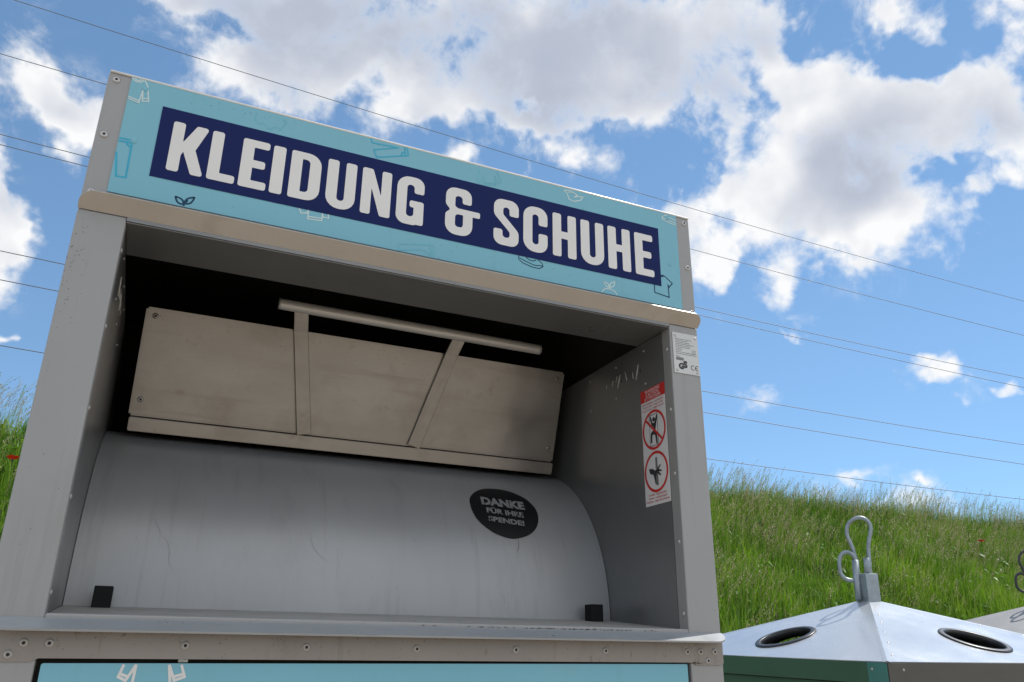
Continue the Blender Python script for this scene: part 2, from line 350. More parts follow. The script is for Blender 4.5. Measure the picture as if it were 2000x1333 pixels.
GREY = [[16.83, 42.2, 14.42, 4.7, -174.4, 1.1], [29.08, 40.17, 8.18, 3.55, 176.93, 1.0], [4.45, 40.02, 6.04, 2.46, -165.51, 0.8], [50.7, 31.17, 3.55, 3.4, 167.42, 0.95], [47.49, 29.14, 3.7, 2.34, -164.49, 0.8], [40.46, 36.91, 2.63, 1.29, 169.23, 0.5], [44.67, 40.42, 1.89, 1.39, 159.61, 0.5], [60.02, 31.29, 2.35, 1.16, 157.35, 0.4], [3.93, 36.06, 2.9, 1.6, -165.22, 0.3], [27.24, 36.42, 3.84, 1.35, 178.52, 0.5], [57.92, 30.35, 1.96, 1.73, 130.08, 0.35], [-10.99, 24.71, 2.44, 1.31, 100.74, 0.3], [-10.5, 32.45, 1.62, 0.99, -154.22, 0.35], [37.64, 29.09, 1.4, 1.36, 119.51, 0.25], [18.59, 49.75, 25.37, 4.18, -175.32, 1.0]]
front = sstep(dot((.38, .852, .361)), .2, .45)         # the mapped masses belong to this half of the sky
f1 = noise(10.5, 10, .60, (0, 0, 0), .25)
g1 = noise(9, 3.5, .5, (0, 0, 0)); g2 = noise(9, 3.5, .5, tuple(sun_dir*.022))          # broad billows and the same shifted towards the sun
big = noise(2.6, 5, .55, (3.1, 1.7, .4))  # cover of the unseen clouds added behind the camera
mass = mth('ADD', mth('MULTIPLY', mth('ADD', mth('MINIMUM', blobsum(CLOUDS), 1.0), blobsum(GAPS)), front), mth('MULTIPLY', mth('SUBTRACT', 1.0, front), sstep(big, .34, .56)))
f3 = noise(34, 8, .62, (.7, .2, .9), .2)
cov = mth('MULTIPLY_ADD', mth('SUBTRACT', f3, .5), .55, mth('MULTIPLY_ADD', mth('SUBTRACT', f1, .5), 2.6, mass))
wisp = mth('MULTIPLY', mth('MULTIPLY', sstep(noise(15, 10, .66, (.3, .9, .1), .5), .50, .74), .55), mth('MULTIPLY', sstep(mass, .02, .40), front))
alpha = mth('MAXIMUM', sstep(cov, .24, .92), wisp)
thick = sstep(cov, .75, 1.5)
grey = mth('ADD', mth('MULTIPLY', mth('MINIMUM', blobsum(GREY, DS), 1.1), front), mth('MULTIPLY', mth('SUBTRACT', 1.0, front), mth('MULTIPLY', thick, .6)))
relief = mth('MULTIPLY', mth('SUBTRACT', g2, g1), 1.7)
soft = mth('MULTIPLY_ADD', mth('SUBTRACT', g1, .5), 1.6, mass)
fine = mth('MULTIPLY', mth('SUBTRACT', .5, f1), .55)
shade = mth('ADD', mth('MULTIPLY', grey, mth('MULTIPLY_ADD', sstep(g1, .28, .72), .45, .62)), mth('ADD', mth('ADD', relief, fine), .02))
shade = mth('MULTIPLY', mth('MAXIMUM', shade, 0.0), mth('MULTIPLY', sstep(soft, .30, 1.0), sstep(cov, .45, 1.0)))
shade = mth('SUBTRACT', 1.0, mth('POWER', .17, shade))            # soft shoulder: thick cores keep their tone changes
K = 1.0/SKY_STR
CW, CG = ((1.0,1.0,1.0),(.42,.47,.59))
greyc = tuple(K*v for v in CG)
white = mixc(front, tuple(K*v*1.55 for v in CW), tuple(K*v for v in CW))   # unseen clouds behind the camera, added extra bright to light the front
ccol = mixc(shade, white, greyc)
skyc = N.new('ShaderNodeHueSaturation'); skyc.inputs['Saturation'].default_value = 0.97; skyc.inputs['Value'].default_value = 1.22
L.new(sky.outputs[0], skyc.inputs['Color'])
tint = N.new('ShaderNodeMix'); tint.data_type = 'RGBA'; tint.blend_type = 'MULTIPLY'; tint.inputs['Factor'].default_value = 1
L.new(skyc.outputs[0], tint.inputs['A']); tint.inputs['B'].default_value = (*(.90,.97,.99), 1)
def cmul(c, v):
    n = N.new('ShaderNodeMix'); n.data_type = 'RGBA'; n.blend_type = 'MULTIPLY'; n.inputs['Factor'].default_value = 1
    L.new(c, n.inputs['A']); n.inputs['B'].default_value = (*v, 1); return n.outputs['Result']
gm = N.new('ShaderNodeGamma'); gm.inputs[1].default_value = .64          # summer haze: evens out the fall-off from horizon to zenith
L.new(cmul(tint.outputs['Result'], (SKY_STR,)*3), gm.inputs[0])
hazy = cmul(gm.outputs[0], (.645*K, .862*K, 1.03*K))
L.new(mixc(mth('MULTIPLY', alpha, .97), hazy, ccol), bg.inputs[0])

ld = bpy.data.lights.new('sun', 'SUN'); ld.energy = 4.2; ld.angle = R(.53); ld.color = (1, .955, .88)
lo = bpy.data.objects.new('sun', ld); link(lo); lo.location = (20, 6, 30)
lo.rotation_euler = (-sun_dir).to_track_quat('-Z', 'Y').to_euler()

# ------------------------------------------------------------------ camera
cd = bpy.data.cameras.new('camera'); cam = bpy.data.objects.new('camera', cd); link(cam); S.camera = cam
cd.sensor_fit = 'HORIZONTAL'; cd.sensor_width = 36; cd.lens = 36*1579.52/2000; cd.clip_end = 5000; cd.clip_start = .02
yaw, pitch, roll = R(23.956), R(21.154), R(.5988)
fw = Vector((math.sin(yaw)*math.cos(pitch), math.cos(yaw)*math.cos(pitch), math.sin(pitch)))
r0 = Vector((math.cos(yaw), -math.sin(yaw), 0)); u0 = r0.cross(fw)
rt = r0*math.cos(roll)+u0*math.sin(roll); up = -r0*math.sin(roll)+u0*math.cos(roll)
mw = Matrix((rt, up, -fw)).transposed().to_4x4(); mw.translation = (.16985, -1.26267, 1.15426)
cam.matrix_world = mw
S.view_settings.view_transform = 'Standard'; S.view_settings.look = 'None'; S.view_settings.gamma = 1; S.view_settings.exposure = 0.0
S.view_settings.use_curve_mapping = False
S.cycles.max_bounces = 8; S.cycles.diffuse_bounces = 5; S.cycles.glossy_bounces = 4; S.cycles.transmission_bounces = 4
S.cycles.use_denoising = True
# ------------------------------------------------------------------ the clothing container
G = empty('clothing_container', (0, 0, 0))
tag(G, 'tall grey metal clothes bin with teal sign and open chute in foreground', 'clothes bin')
WD, HT, DP = 1.15, 2.044, 1.15
X0, X1 = .0695, 1.0808                       # hopper opening
fx = lambda x, z, y=0.0: (x*.001, y, z*.001)

def pillar(xa, xb):
    bm = bmesh.new(); bm_box(bm, (xa, xb), (0, .03), (0, 1.7863), .0028, 3)
    return bm_obj('front_pillar', bm, M['grey'], G)
pil = pillar(0, X0); pir = pillar(X1, WD)
for xa, xb in ((.0008, .0030), (WD-.0030, WD-.0008)):
    box('side_wall', (xa, xb), (.0305, DP-.003), (0, HT-.0202), M['grey'], G)
box('back_wall', (.001, WD-.001), (DP-.0028, DP), (0, HT-.0202), M['grey'], G)
box('roof', (0, WD), (.0205, DP), (HT-.020, HT-.001), M['grey'], G, .002)
bm = bmesh.new(); bm_box(bm, (0, WD), (0, .020), (1.7868, HT), .0035, 3)
header = bm_obj('header', bm, M['grey'], G)
# inside of the box: added dark sheets, interior shade put into their colour
for nm, x, y, z in (('inner_shade_sheet', (.0035, .0045), (.031, 1.14), (1.0, 2.0195)), ('inner_shade_sheet', (WD-.0045, WD-.0035), (.031, 1.14), (1.0, 2.02)),
                    ('inner_shade_sheet', (.005, WD-.005), (1.138, 1.140), (1.0, 2.0198)), ('inner_shade_sheet', (.005, WD-.005), (.0216, 1.1379), (2.0180, 2.0230)),
                    ('inner_shade_sheet', (.005, WD-.005), (.0205, .0215), (1.80, 2.02))):
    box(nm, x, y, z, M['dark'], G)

# bent sheet lips above and below the opening, rounded at their ends
def lip(name, base_z, dy, dz, th, m, rad):
    w = math.hypot(dy, dz)
    P = fillet([(0.0, 0.0, 0), (WD, 0.0, 0), (WD-.0005, w, rad), (.0005, w, rad)], seg=9)
    me = curve_mesh([P], th)
    uy = Vector((0, dy, dz)).normalized()
    o = place(name, me, (0, -.0005, base_z), (1, 0, 0), uy, m, G)
    return o
lip('upper_lip', 1.7865, -.0255, .0205, .0026, M['lip'], .023)
lip('sill_lip', 1.1915, -.0300, -.0145, .0030, M['sill'], .0325)
bm = bmesh.new(); bm_box(bm, (X0+.0002, X1-.0002), (-.0012, .0004), (1.7790, 1.7866)); bm_box(bm, (X0+.0002, X1-.0002), (.0004, .1208), (1.7768, 1.7786), .0006, 1)
bm_obj('chute_ceiling', bm, M['liner'], G)
# strip of the front frame under the opening, chute floor
sill = box('sill_strip', (X0-.0001, X1+.0001), (.0004, .012), (1.186, 1.1985), M['grey'], G, .0022)
V = [(X0+.0008, .0122, 1.1978), (X1-.0008, .0122, 1.1978), (X1-.0008, .30, 1.2225), (X0+.0008, .30, 1.2225)]
bm = bmesh.new(); vs = [bm.verts.new(v) for v in V] + [bm.verts.new((v[0], v[1], v[2]-.0025)) for v in V]
for f in ((0, 1, 2, 3), (7, 6, 5, 4), (0, 4, 5, 1), (1, 5, 6, 2), (2, 6, 7, 3), (3, 7, 4, 0)): bm.faces.new([vs[i] for i in f])
M['floor'] = mat('dusty_chute_floor', (.37, .365, .35), .55, .1, .4, .08, 5, (1, 3, 1), bump=.1, bscale=700, spots=[(18, .50, .80, (.20, .18, .15), (1, 4, 1)), (90, .62, .75, (.13, .11, .09), (.5, 2, 1))])
bm_obj('chute_floor', bm, M['floor'], G)
for xa, xb in ((X0-.0024, X0-.0004), (X1+.0004, X1+.0024)):
    box('chute_side', (xa, xb), (.0302, .80), (1.188, 1.7762), M['liner'], G)

# drum: part of a cylinder, mesh carries the scratches as well
YC, ZC, RD = .6325, 1.22, .3625
def on_drum(x, s, off=0.0):
    a = s/RD
    return (x, YC-(RD+off)*math.cos(a), ZC+(RD+off)*math.sin(a))
V, F, mi = [], [], []
nA, nX = 72, 6
xs = [X0+.0006+(X1-X0-.0012)*i/nX for i in range(nX+1)]
for i in range(nA+1):
    a = -.06+ (1.75+.06)*i/nA
    V += [on_drum(x, a*RD) for x in xs]
for i in range(nA):
    for k in range(nX):
        b = i*(nX+1)+k
        F.append((b, b+nX+1, b+nX+2, b+1)); mi.append(0)
SCR = [[(.1809, .1614), (.1882, .1435), (.1947, .132), (.1979, .1206)], [(.1947, .132), (.1969, .1036)], [(.1976, .1225), (.2108, .1101), (.2159, .0919), (.2174, .0759), (.2311, .0522)],
       [(.2273, .1055), (.2246, .0859)], [(.2399, .1314), (.2425, .1009)], [(.4536, .1525), (.461, .1163), (.4884, .0883)],
       [(.4874, .1283), (.485, .0786)], [(.5145, .1462), (.5145, .1146)], [(.6708, .1636), (.683, .1143)], [(.7217, .1557), (.7163, .1217)]]
MARK = [[(.1601, .1161), (.1597, .112)], [(.4192, .1257), (.4184, .1206)], [(.1478, .2756), (.1486, .2712)], [(.657, .151), (.6604, .14)], [(.8652, .1601), (.8652, .147)],
        [(.8853, .1616), (.8837, .1459), (.8778, .1316)], [(.30, .21), (.3006, .2065)], [(.395, .252), (.396, .25)], [(.62, .05), (.6203, .043)], [(.84, .04), (.8403, .025)]]
for grp, w in ((SCR, .00045), (MARK, .0018)):
    for p in grp:
        q = smooth_path([(a, b, 0) for a, b in p], 5) if len(p) > 2 else [Vector((*a, 0)) for a in p]
        q = [(v.x+random.uniform(-.0006, .0006), v.y) for v in q]
        Lp, seg = stroke_polys(q, w); n = len(Lp); b = len(V)
        for i, (u, v) in enumerate(Lp):
            t = min(1, 2.2*min(i, n-1-i)/max(1, n-1)+.25); c = (u+v)/2
            for e in (u, v):
                e = c+(e-c)*t; V.append(on_drum(e.x, e.y, .0005))
        for i, j in seg: F.append((b+2*i, b+2*j, b+2*j+1, b+2*i+1)); mi.append(1)
mesh_obj('drum', V, F, [M['drum'], M['scratch']], G, True, mi)
# stops
for xa in (.1125, 1.0100):
    bm = bmesh.new(); bm_box(bm, (xa, xa+.0275), (.224, .2515), (1.2155, 1.2490), .0012, 2)
    bm_obj('rubber_stop', bm, M['rubber'], G)

# flap with straps and grab bar
fa, fb = Vector((0, .385, 1.7932)), Vector((0, .4555, 1.5860))       # plate top / strip top
fd = (fb-fa).normalized(); fn_ = Vector((0, fd.z, -fd.y)); fn_ = fn_ if fn_.y < 0 else -fn_
def fl(x, s, off=0.0):
    p = fa+fd*s+fn_*off; return (x, p.y, p.z)
LEN = (fb-fa).length
def slab(bm, xa, xb, s0, s1, o0, o1, bev=.0015):
    vs = [bm.verts.new(fl(x, s, o)) for o in (o0, o1) for s in (s0, s1) for x in (xa, xb)]
    fs = [bm.faces.new([vs[i] for i in f]) for f in ((0, 1, 3, 2), (4, 6, 7, 5), (0, 4, 5, 1), (2, 3, 7, 6), (0, 2, 6, 4), (1, 5, 7, 3))]
    if bev: bmesh.ops.bevel(bm, geom=list({e for f in fs for e in f.edges}), offset=bev, segments=2, affect='EDGES')
bm = bmesh.new(); slab(bm, .1056, 1.0444, 0, LEN-.0006, -.016, 0, .004)
flap = bm_obj('chute_flap', bm, M['steel'], G)
bm = bmesh.new(); slab(bm, .1085, 1.0405, LEN+.0014, LEN+.0285, -.012, .0095, .0015)
bm_obj('edge_strip', bm, M['steel'], flap)
bar_a, bar_b = Vector((.3530, .352, 1.8325)), Vector((.9600, .352, 1.8275))
for (xb_, xt_) in ((.4486, .4090), (.6918, .7480)):
    # flat strap: up the plate, then kinked forward to the bar
    hw = .0150
    k = .0155
    rows = [(xb_, LEN-.001, .0068), (xt_, .004, .0068)]
    top = Vector((xt_+(xt_-xb_)*.20, .352, 1.8270))
    pts = [Vector(fl(*rows[0])), Vector(fl(*rows[1])), top]
    dirs = [(pts[1]-pts[0]).normalized(), ((pts[1]-pts[0]).normalized()+(pts[2]-pts[1]).normalized()).normalized(), (pts[2]-pts[1]).normalized()]
    bm = bmesh.new(); rings = []
    nrm = [fn_, (fn_+Vector((0, -.55, -.84))*.6).normalized(), Vector((0, -.70, -.71))]
    for p, d, nn in zip(pts, dirs, nrm):
        sx = d.cross(nn).normalized()
        sx = sx if sx.x > 0 else -sx
        rings.append([bm.verts.new(p+sx*a*hw+nn*b) for a, b in ((-1, 0), (1, 0), (1, -.0055), (-1, -.0055))])
    for i in range(2):
        for q in range(4): bm.faces.new((rings[i][q], rings[i][(q+1) % 4], rings[i+1][(q+1) % 4], rings[i+1][q]))
    bm.faces.new(rings[0]); bm.faces.new(rings[2][::-1])
    bmesh.ops.bevel(bm, geom=[e for e in bm.edges], offset=.0008, segments=1, affect='EDGES')
    bm_obj('strap', bm, M['steel'], flap)
o = tube('grab_bar', [bar_a, bar_a.lerp(bar_b, .01), bar_a.lerp(bar_b, .99), bar_b], .0118, M['alu'], flap, 20)

# ------------------------------------------------------------------ rivets (one mesh, many copies)
def rivet_mesh(r, h, core=True):
    V, F, mi = [], [], []; n = 16
    prof = [(r, 0), (r*.93, h*.45), (r*.70, h*.85), (r*.36, h), (r*.32, h*.55)] if core else [(r, 0), (r*.9, h*.4), (r*.65, h*.8), (r*.3, h)]
    for (q, z) in prof: V += [(q*math.cos(2*math.pi*k/n), q*math.sin(2*math.pi*k/n), z) for k in range(n)]
    for i in range(len(prof)-1):
        for k in range(n): F.append((i*n+k, i*n+(k+1) % n, (i+1)*n+(k+1) % n, (i+1)*n+k)); mi.append(1 if core and i == len(prof)-2 else 0)
    F.append(tuple((len(prof)-1)*n+k for k in range(n))); mi.append(1 if core else 0)
    me = bpy.data.meshes.new('rivet'); me.from_pydata(V, [], F); me.polygons.foreach_set('material_index', mi)
    me.polygons.foreach_set('use_smooth', [True]*len(F)); return me
RIV = rivet_mesh(.0062, .0024); RIV.materials.append(M['rivet']); RIV.materials.append(M['hole'])
RIVG = rivet_mesh(.0058, .0024); RIVG.materials.append(M['rivet_dull']); RIVG.materials.append(M['hole'])
RIVT = rivet_mesh(.0056, .0016, False); RIVT.materials.append(M['teal'])
RIVS = rivet_mesh(.0058, .0018); RIVS.materials.append(M['steel']); RIVS.materials.append(M['hole'])
RIVW = rivet_mesh(.0045, .0022, False); RIVW.materials.append(M['rivet'])
def rivet(me, p, n, parent, sc=1.0):
    o = link(bpy.data.objects.new('rivet', me), parent)
    n = Vector(n).normalized(); o.rotation_euler = n.to_track_quat('Z', 'Y').to_euler(); o.location = p; o.scale = (sc, sc, sc)
    return o
F_ = (0, -1, 0)
for x, z in ((.0128, 2.0300), (.0127, 1.9232), (.0131, 1.8172), (1.1362, 2.0305), (1.1367, 1.9232), (1.1380, 1.8200)):
    rivet(RIV, (x, -.0002, z), F_, header)
for x in (.050, .087, .246, .411, .5766, .7419, .907, 1.0721, 1.1):
    rivet(RIVG, (x, -.0012, 1.8145), F_, header, .8)

# ------------------------------------------------------------------ sign
sign = box('sign_panel', (.0343, 1.1156), (-.0020, -.0002), (1.8232, 2.0422), M['teal'], G)
for x, z in ((.0575, 2.0255), (.0571, 1.9227), (1.0924, 2.0327), (1.0912, 1.9219)): rivet(RIVT, (x, -.0019, z), F_, sign)
NAV = .0030
shape('name_board', [[(88.5, 1865.7), (1066.2, 1865.7), (1066.2, 2000.2), (88.5, 2000.2)]], .0004, (0, -.0027, 0), (1, 0, 0), (0, 0, 1), M['navy'], sign, .001)
LET = {}
def hole(p, r=3.0): return [(x, z, *(q or (r,))) for x, z, *q in p]
LETTERS = [
 [[(110,1883),(128.5,1883),(128.5,1915,1),(131.5,1923,0.5),(147.5,1883),(167,1883),(149.5,1930,1),(166.5,1977),(147,1977),(131,1945,.5),(128.5,1940,1),(128.5,1977),(110,1977)]],
 [[(172,1883),(216,1883),(216,1898),(191,1898),(191,1977),(172,1977)]],
 [[(222,1883),(267,1883),(267,1898),(241.5,1898),(241.5,1923),(262,1923),(262,1938),(241.5,1938),(241.5,1963),(266.5,1963),(266.5,1977.5),(222,1977.5)]],
 [[(273,1883),(294,1883),(294,1977),(273,1977)]],
 [[(304,1883),(357,1883,23),(357,1977,23),(304,1977)], [(323.5,1898,1.5),(337,1898,7),(337,1963,7),(323.5,1963,1.5)]],
 [[(368,1880,24),(420,1880,24),(420,1977),(400.5,1977),(400.5,1896.5,6.4),(387.5,1896.5,6.4),(387.5,1977),(368,1977)]],
 [[(430.5,1883),(448.5,1883),(448.5,1938,.6),(466,1883),(485,1883),(485,1977),(466.8,1977),(466.8,1924,.6),(449.5,1977),(430.5,1977)]],
 [[(496,1880,24),(530,1880,10),(534,1882,3),(548,1882),(548,1930.5),(521,1930.5),(521,1916.5),(529,1916.5,1.2),(529,1897,6.5),(515,1897,6.5),(515,1963,6.5),(529,1963,6.5),(529,1946.5),(548,1946.5),(548,1980,24),(496,1980,24)]],
 [[(590.5,1880,23),(645,1880,23),(645,1924,1.5),(660,1924,3),(660,1936.5,3),(616,1936.5,3),(609.5,1940,5),(609.5,1963,6.5),(624,1963,6.5),(624,1948),(642.5,1948),(642.5,1980,23),(590.5,1980,23),(590.5,1942,12),(600,1931,3),(590.5,1922,10)],
  [(610,1897,6),(626,1897,6),(626,1924,1.5),(610,1924,7)]],
 [[(688.5,1880,23),(741,1880,23),(741,1913,16),(708,1947,8),(708,1963,6.5),(721.5,1963,6.5),(721.5,1945.5),(741,1945.5),(741,1980,23),(688.5,1980,23),(688.5,1944,16),(722,1910,8),(722,1897,6.5),(707,1897,6.5),(707,1913.5),(688.5,1913.5)]],
 [[(751,1880,24),(803.5,1880,24),(803.5,1922),(784,1922),(784,1897,6.5),(770.5,1897,6.5),(770.5,1963,6.5),(784,1963,6.5),(784,1940),(803.5,1940),(803.5,1980,24),(751,1980,24)]],
 [[(815,1882.5),(834,1882.5),(834,1923),(848.5,1923),(848.5,1882.5),(867.5,1882.5),(867.5,1978),(848.5,1978),(848.5,1939),(834,1939),(834,1978),(815,1978)]],
 [[(878,1880,24),(931,1880,24),(931,1977.5),(911.5,1977.5),(911.5,1896.5,6.4),(898,1896.5,6.4),(898,1977.5),(878,1977.5)]],
 [[(941,1881.5),(960.5,1881.5),(960.5,1923),(974.5,1923),(974.5,1881.5),(994,1881.5),(994,1978),(974.5,1978),(974.5,1939),(960.5,1939),(960.5,1978),(941,1978)]],
 [[(1005,1881.5),(1050,1881.5),(1050,1897),(1024.5,1897),(1024.5,1923),(1045,1923),(1045,1938),(1024.5,1938),(1024.5,1963),(1049.5,1963),(1049.5,1978),(1005,1978)]],
]
for Lt in LETTERS:
    loops = [fillet(L_, 4.2, 1.4) if i == 0 else fillet(L_, 3, 3) for i, L_ in enumerate(Lt)]
    shape('letter', loops, .0003, (0, -.00325, 0), (1, 0, 0), (0, 0, 1), M['white'], sign, .001)
def leaf(b, t, w, n=8):
    b, t = Vector(b), Vector(t); d = t-b; nn = Vector((-d.y, d.x)).normalized()
    a = [b+d*(i/n)+nn*w*math.sin(math.pi*(i/n)**.8) for i in range(n+1)]
    c = [b+d*(i/n)-nn*w*math.sin(math.pi*(i/n)**.8) for i in range(n, 0, -1)]
    return ([tuple(v) for v in a+c], True)
def arc(c, r, a0, a1, n=10, ry=None):
    ry = ry or r
    return ([(c[0]+r*math.cos(R(a0+(a1-a0)*i/n)), c[1]+ry*math.sin(R(a0+(a1-a0)*i/n))) for i in range(n+1)], False)
sy = lambda x, z: (x*.001, -.00225, z*.001)
o_ = False; c_ = True
strokes('shirt_drawing', [arc((44, 2041.5), 8, 180, 360, 8, 6.5), arc((44, 2041.5), 4.5, 180, 360, 8, 3.5), ([(54, 2041.5), (60, 2032), (66, 2003), (57, 2000.5), (54, 2021)], o_), ([(57.5, 2006), (65, 2008)], o_),
    ([(35.2, 2003), (52, 1999.5), (54.5, 2021)], o_), ([(35.2, 1999.3), (52.5, 1995.5), (52, 2000)], o_)], 2.15, sy, M['iwhite'], sign)
strokes('trousers_drawing', [([(35.3, 1896), (42, 1852.5), (56, 1853.5), (54.5, 1923), (35.3, 1922)], o_), ([(35.3, 1917), (54.5, 1918)], o_), ([(47, 1917.5), (49, 1912.5), (54.5, 1910)], o_)], 3.0, sy, M['icyan'], sign)
strokes('sprout_drawing', [leaf((145.5, 1827.5), (132, 1838.5), 4.2), leaf((147.5, 1829), (160.5, 1844), 4.2), ([(146.5, 1824.2), (146.5, 1830), (144, 1834)], o_), ([(147.5, 1830), (151.5, 1836)], o_)], 2.9, sy, M['inavy'], sign)
strokes('trousers_drawing', [([(440.5, 2041.3), (442.5, 2033), (493, 2036.5), (447, 2019), (453.5, 2004.5), (513, 2025), (510, 2041)], o_), ([(505, 2041), (507.5, 2023.5)], o_), ([(506, 2030), (501, 2028), (500, 2021.5)], o_)], 2.6, sy, M['icyan'], sign)
strokes('shirt_drawing', [([(236, 2034), (234, 2020), (243, 2012), (248, 2017), (261, 2007), (270, 2015), (279, 2012), (288, 2030), (281, 2034)], o_)], 2.0, sy, M['ifaint'], sign)
strokes('shirt_drawing', [([(658, 2033), (651, 2008), (658, 2004), (665, 2023), (668, 2003), (692, 2008), (690, 2028), (697, 2013), (703, 2018), (694, 2040)], o_), ([(668, 2007), (692, 2012)], o_)], 2.0, sy, M['ifaint'], sign)
strokes('hand_drawing', [([(842, 2036), (850, 2030), (853, 2018), (866, 2016), (880, 2022), (886, 2031), (876, 2030), (866, 2026), (873, 2032), (862, 2037), (852, 2034)], o_), ([(842, 2036), (858, 2039)], o_)], 2.2, sy, M['iwhite'], sign)
strokes('shoe_drawing', [([(742.5, 1865.5), (742, 1858), (750, 1852), (770, 1847), (786, 1847), (794, 1853), (792, 1859), (783, 1865.5)], o_), ([(744, 1861), (757, 1856.5), (775, 1852), (793, 1854)], o_), ([(757, 1865.5), (764, 1861), (772, 1860), (779, 1864)], o_)], 1.8, sy, M['inavy'], sign)
strokes('shirt_drawing', [([(1067, 1890.5), (1072, 1892), (1078, 1889), (1094, 1877.5), (1085, 1866.5), (1083, 1872), (1084, 1844), (1049, 1848.5), (1049, 1865.5)], o_), arc((1068, 1894), 6, 200, 330, 6)], 2.3, sy, M['inavy'], sign)
strokes('sprout_drawing', [leaf((941, 1838.5), (928.5, 1848), 3.8), leaf((942.5, 1839), (955, 1853.5), 3.8), ([(942, 1834), (942, 1840)], o_), arc((941, 1823.6), 17, 3, 177, 12, 11)], 2.2, sy, M['iwhite'], sign)
strokes('shoe_drawing', [([(1080, 2035), (1079, 2027), (1096, 2022), (1114, 2020)], o_), ([(1080, 2031), (1114, 2024)], o_), ([(1083, 2035), (1090, 2040), (1096, 2035), (1114, 2031)], o_)], 2.1, sy, M['iwhite'], sign)
strokes('trousers_drawing', [([(570, 1849), (574, 1824.3)], o_), ([(505, 1837), (507, 1825), (552, 1836), (567, 1827)], o_), ([(505, 1837), (570, 1849.5)], o_), ([(564, 1848), (568, 1826)], o_)], 2.2, sy, M['ifaint'], sign)
strokes('shirt_drawing', [([(327, 1865.5), (331, 1857), (340, 1859), (343, 1865.5)], o_), ([(343, 1864), (343, 1848.5), (367, 1850.5), (367, 1865.5)], o_), ([(343, 1853), (367, 1855)], o_), ([(367, 1862), (369, 1858), (378, 1858), (377, 1865.5)], o_)], 2.15, sy, M['iwhite'], sign)

# ------------------------------------------------------------------ rail, door
P = [(0.8, 1186.5, 0), (1149.2, 1186.5, 0), (1149.2, 1138.8, 6), (1092, 1138.8, 5), (1083, 1143.2, 5), (72, 1143.2, 5), (63, 1139, 5), (0.8, 1139, 1)]
rail = shape('riveted_rail', [fillet(P, 1, 3)], .0022, (0, -.0012, 0), (1, 0, 0), (0, 0, 1), M['rail'], G, .001)
box('rail_backing', (X0, X1), (.002, .02), (1.1450, 1.1858), M['grey'], G)
for x, z in ((.0523, 1.1615), (.0814, 1.1615), (.0376, 1.1472), (.008, 1.1612), (.246, 1.1606), (.4102, 1.1604), (.5766, 1.1600), (.7419, 1.1605), (.9071, 1.1606), (1.0721, 1.1607), (1.0999, 1.1609), (1.1305, 1.1612), (1.1152, 1.1462)):
    rivet(RIVG, (x, -.0022, z), F_, rail, 1.02)
door = shape('door', [fillet([(76.3, 150, 3), (1074.6, 150, 3), (1074.6, 1140.8, 3), (76.3, 1137.3, 3)], 3, 3)], .004, (0, .0045, 0), (1, 0, 0), (0, 0, 1), M['teal'], G, .001)
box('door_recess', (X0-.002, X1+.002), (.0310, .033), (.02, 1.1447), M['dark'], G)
box('door_threshold', (X0, X1), (.0, .03), (0, .145), M['grey'], G, .002)
sd = lambda x, z: (x*.001, .00225, z*.001)
strokes('shirt_drawing', [([(173.5, 1136.2), (169, 1121), (178.5, 1116.5), (188.5, 1136.2)], o_), ([(170, 1125), (181, 1121)], o_), ([(188.5, 1136.2), (187, 1112), (234, 1112), (229.5, 1136.2)], o_),
    ([(229.5, 1136.2), (238.5, 1116.5), (251, 1121), (245, 1136.2)], o_), ([(237, 1121), (250, 1125)], o_)], 3.6, sd, M['white'], door)
bm = bmesh.new(); bm_box(bm, (.240, .253), (.006, .010), (1.1385, 1.1440), .0012); bm_box(bm, (.2425, .2475), (.0045, .006), (1.1400, 1.1445), .0008)
bm_obj('door_latch', bm, M['rivet'], G)

# ------------------------------------------------------------------ rating plate
pl = shape('rating_plate', [fillet([(1085.8, 1681.6, 1.2), (1147.0, 1681.6, 1.2), (1147.0, 1768.6, 1.2), (1085.8, 1768.6, 1.2)], 1, 1)], .0012, (0, -.0010, 0), (1, 0, 0), (0, 0, 1), M['plate'], G, .001)
for x, z in ((1.0925, 1.7612), (1.1412, 1.7615), (1.0922, 1.6876), (1.1410, 1.6876)): rivet(RIVW, (x, -.0015, z), F_, pl, .72)
yp = -.0018
bars = []
zz = 1755.0
for ln in (39, 30, 34, 44, 36, 35, 17, 13, 46, 50):
    x = 1092.0
    while x < 1092+ln:
        w_ = random.uniform(2.2, 6.5); w_ = min(w_, 1092+ln-x); bars.append((x, x+w_, zz)); x += w_+.9
    if ln in (17, 13, 46): bars += [(1131, 1134.5, zz), (1136, 1140.5, zz)]
    zz -= 3.55
bars += [(1091, 1101, 1717.2)]
V, F = [], []
for a, b, z in bars:
    k = len(V); V += [(a*.001, yp, (z-.65)*.001), (b*.001, yp, (z-.65)*.001), (b*.001, yp, (z+.65)*.001), (a*.001, yp, (z+.65)*.001)]; F.append((k, k+1, k+2, k+3))
mesh_obj('small_print', V, F, M['inkgrey'], pl)
shape('mark_box', [[(1091.5, 1709), (1109.5, 1709), (1109.5, 1715), (1091.5, 1715)]], .0001, (0, yp, 0), (1, 0, 0), (0, 0, 1), M['inkgrey'], pl, .001)
FX, FZ = (1, 0, 0), (0, 0, 1)
place('gs_mark', text_mesh('G', .0165, .0011), (1.0968, yp-.0001, 1.6912), FX, FZ, M['ink'], pl)
place('gs_mark', text_mesh('S', .0190, .0012), (1.1085, yp-.0002, 1.6948), FX, FZ, M['ink'], pl)
e = [arc((1131.5, 1696.8), 4.6, 55, 305, 12), arc((1141.2, 1696.8), 4.6, 55, 305, 12), ([(1136.8, 1696.8), (1142.6, 1696.8)], o_)]
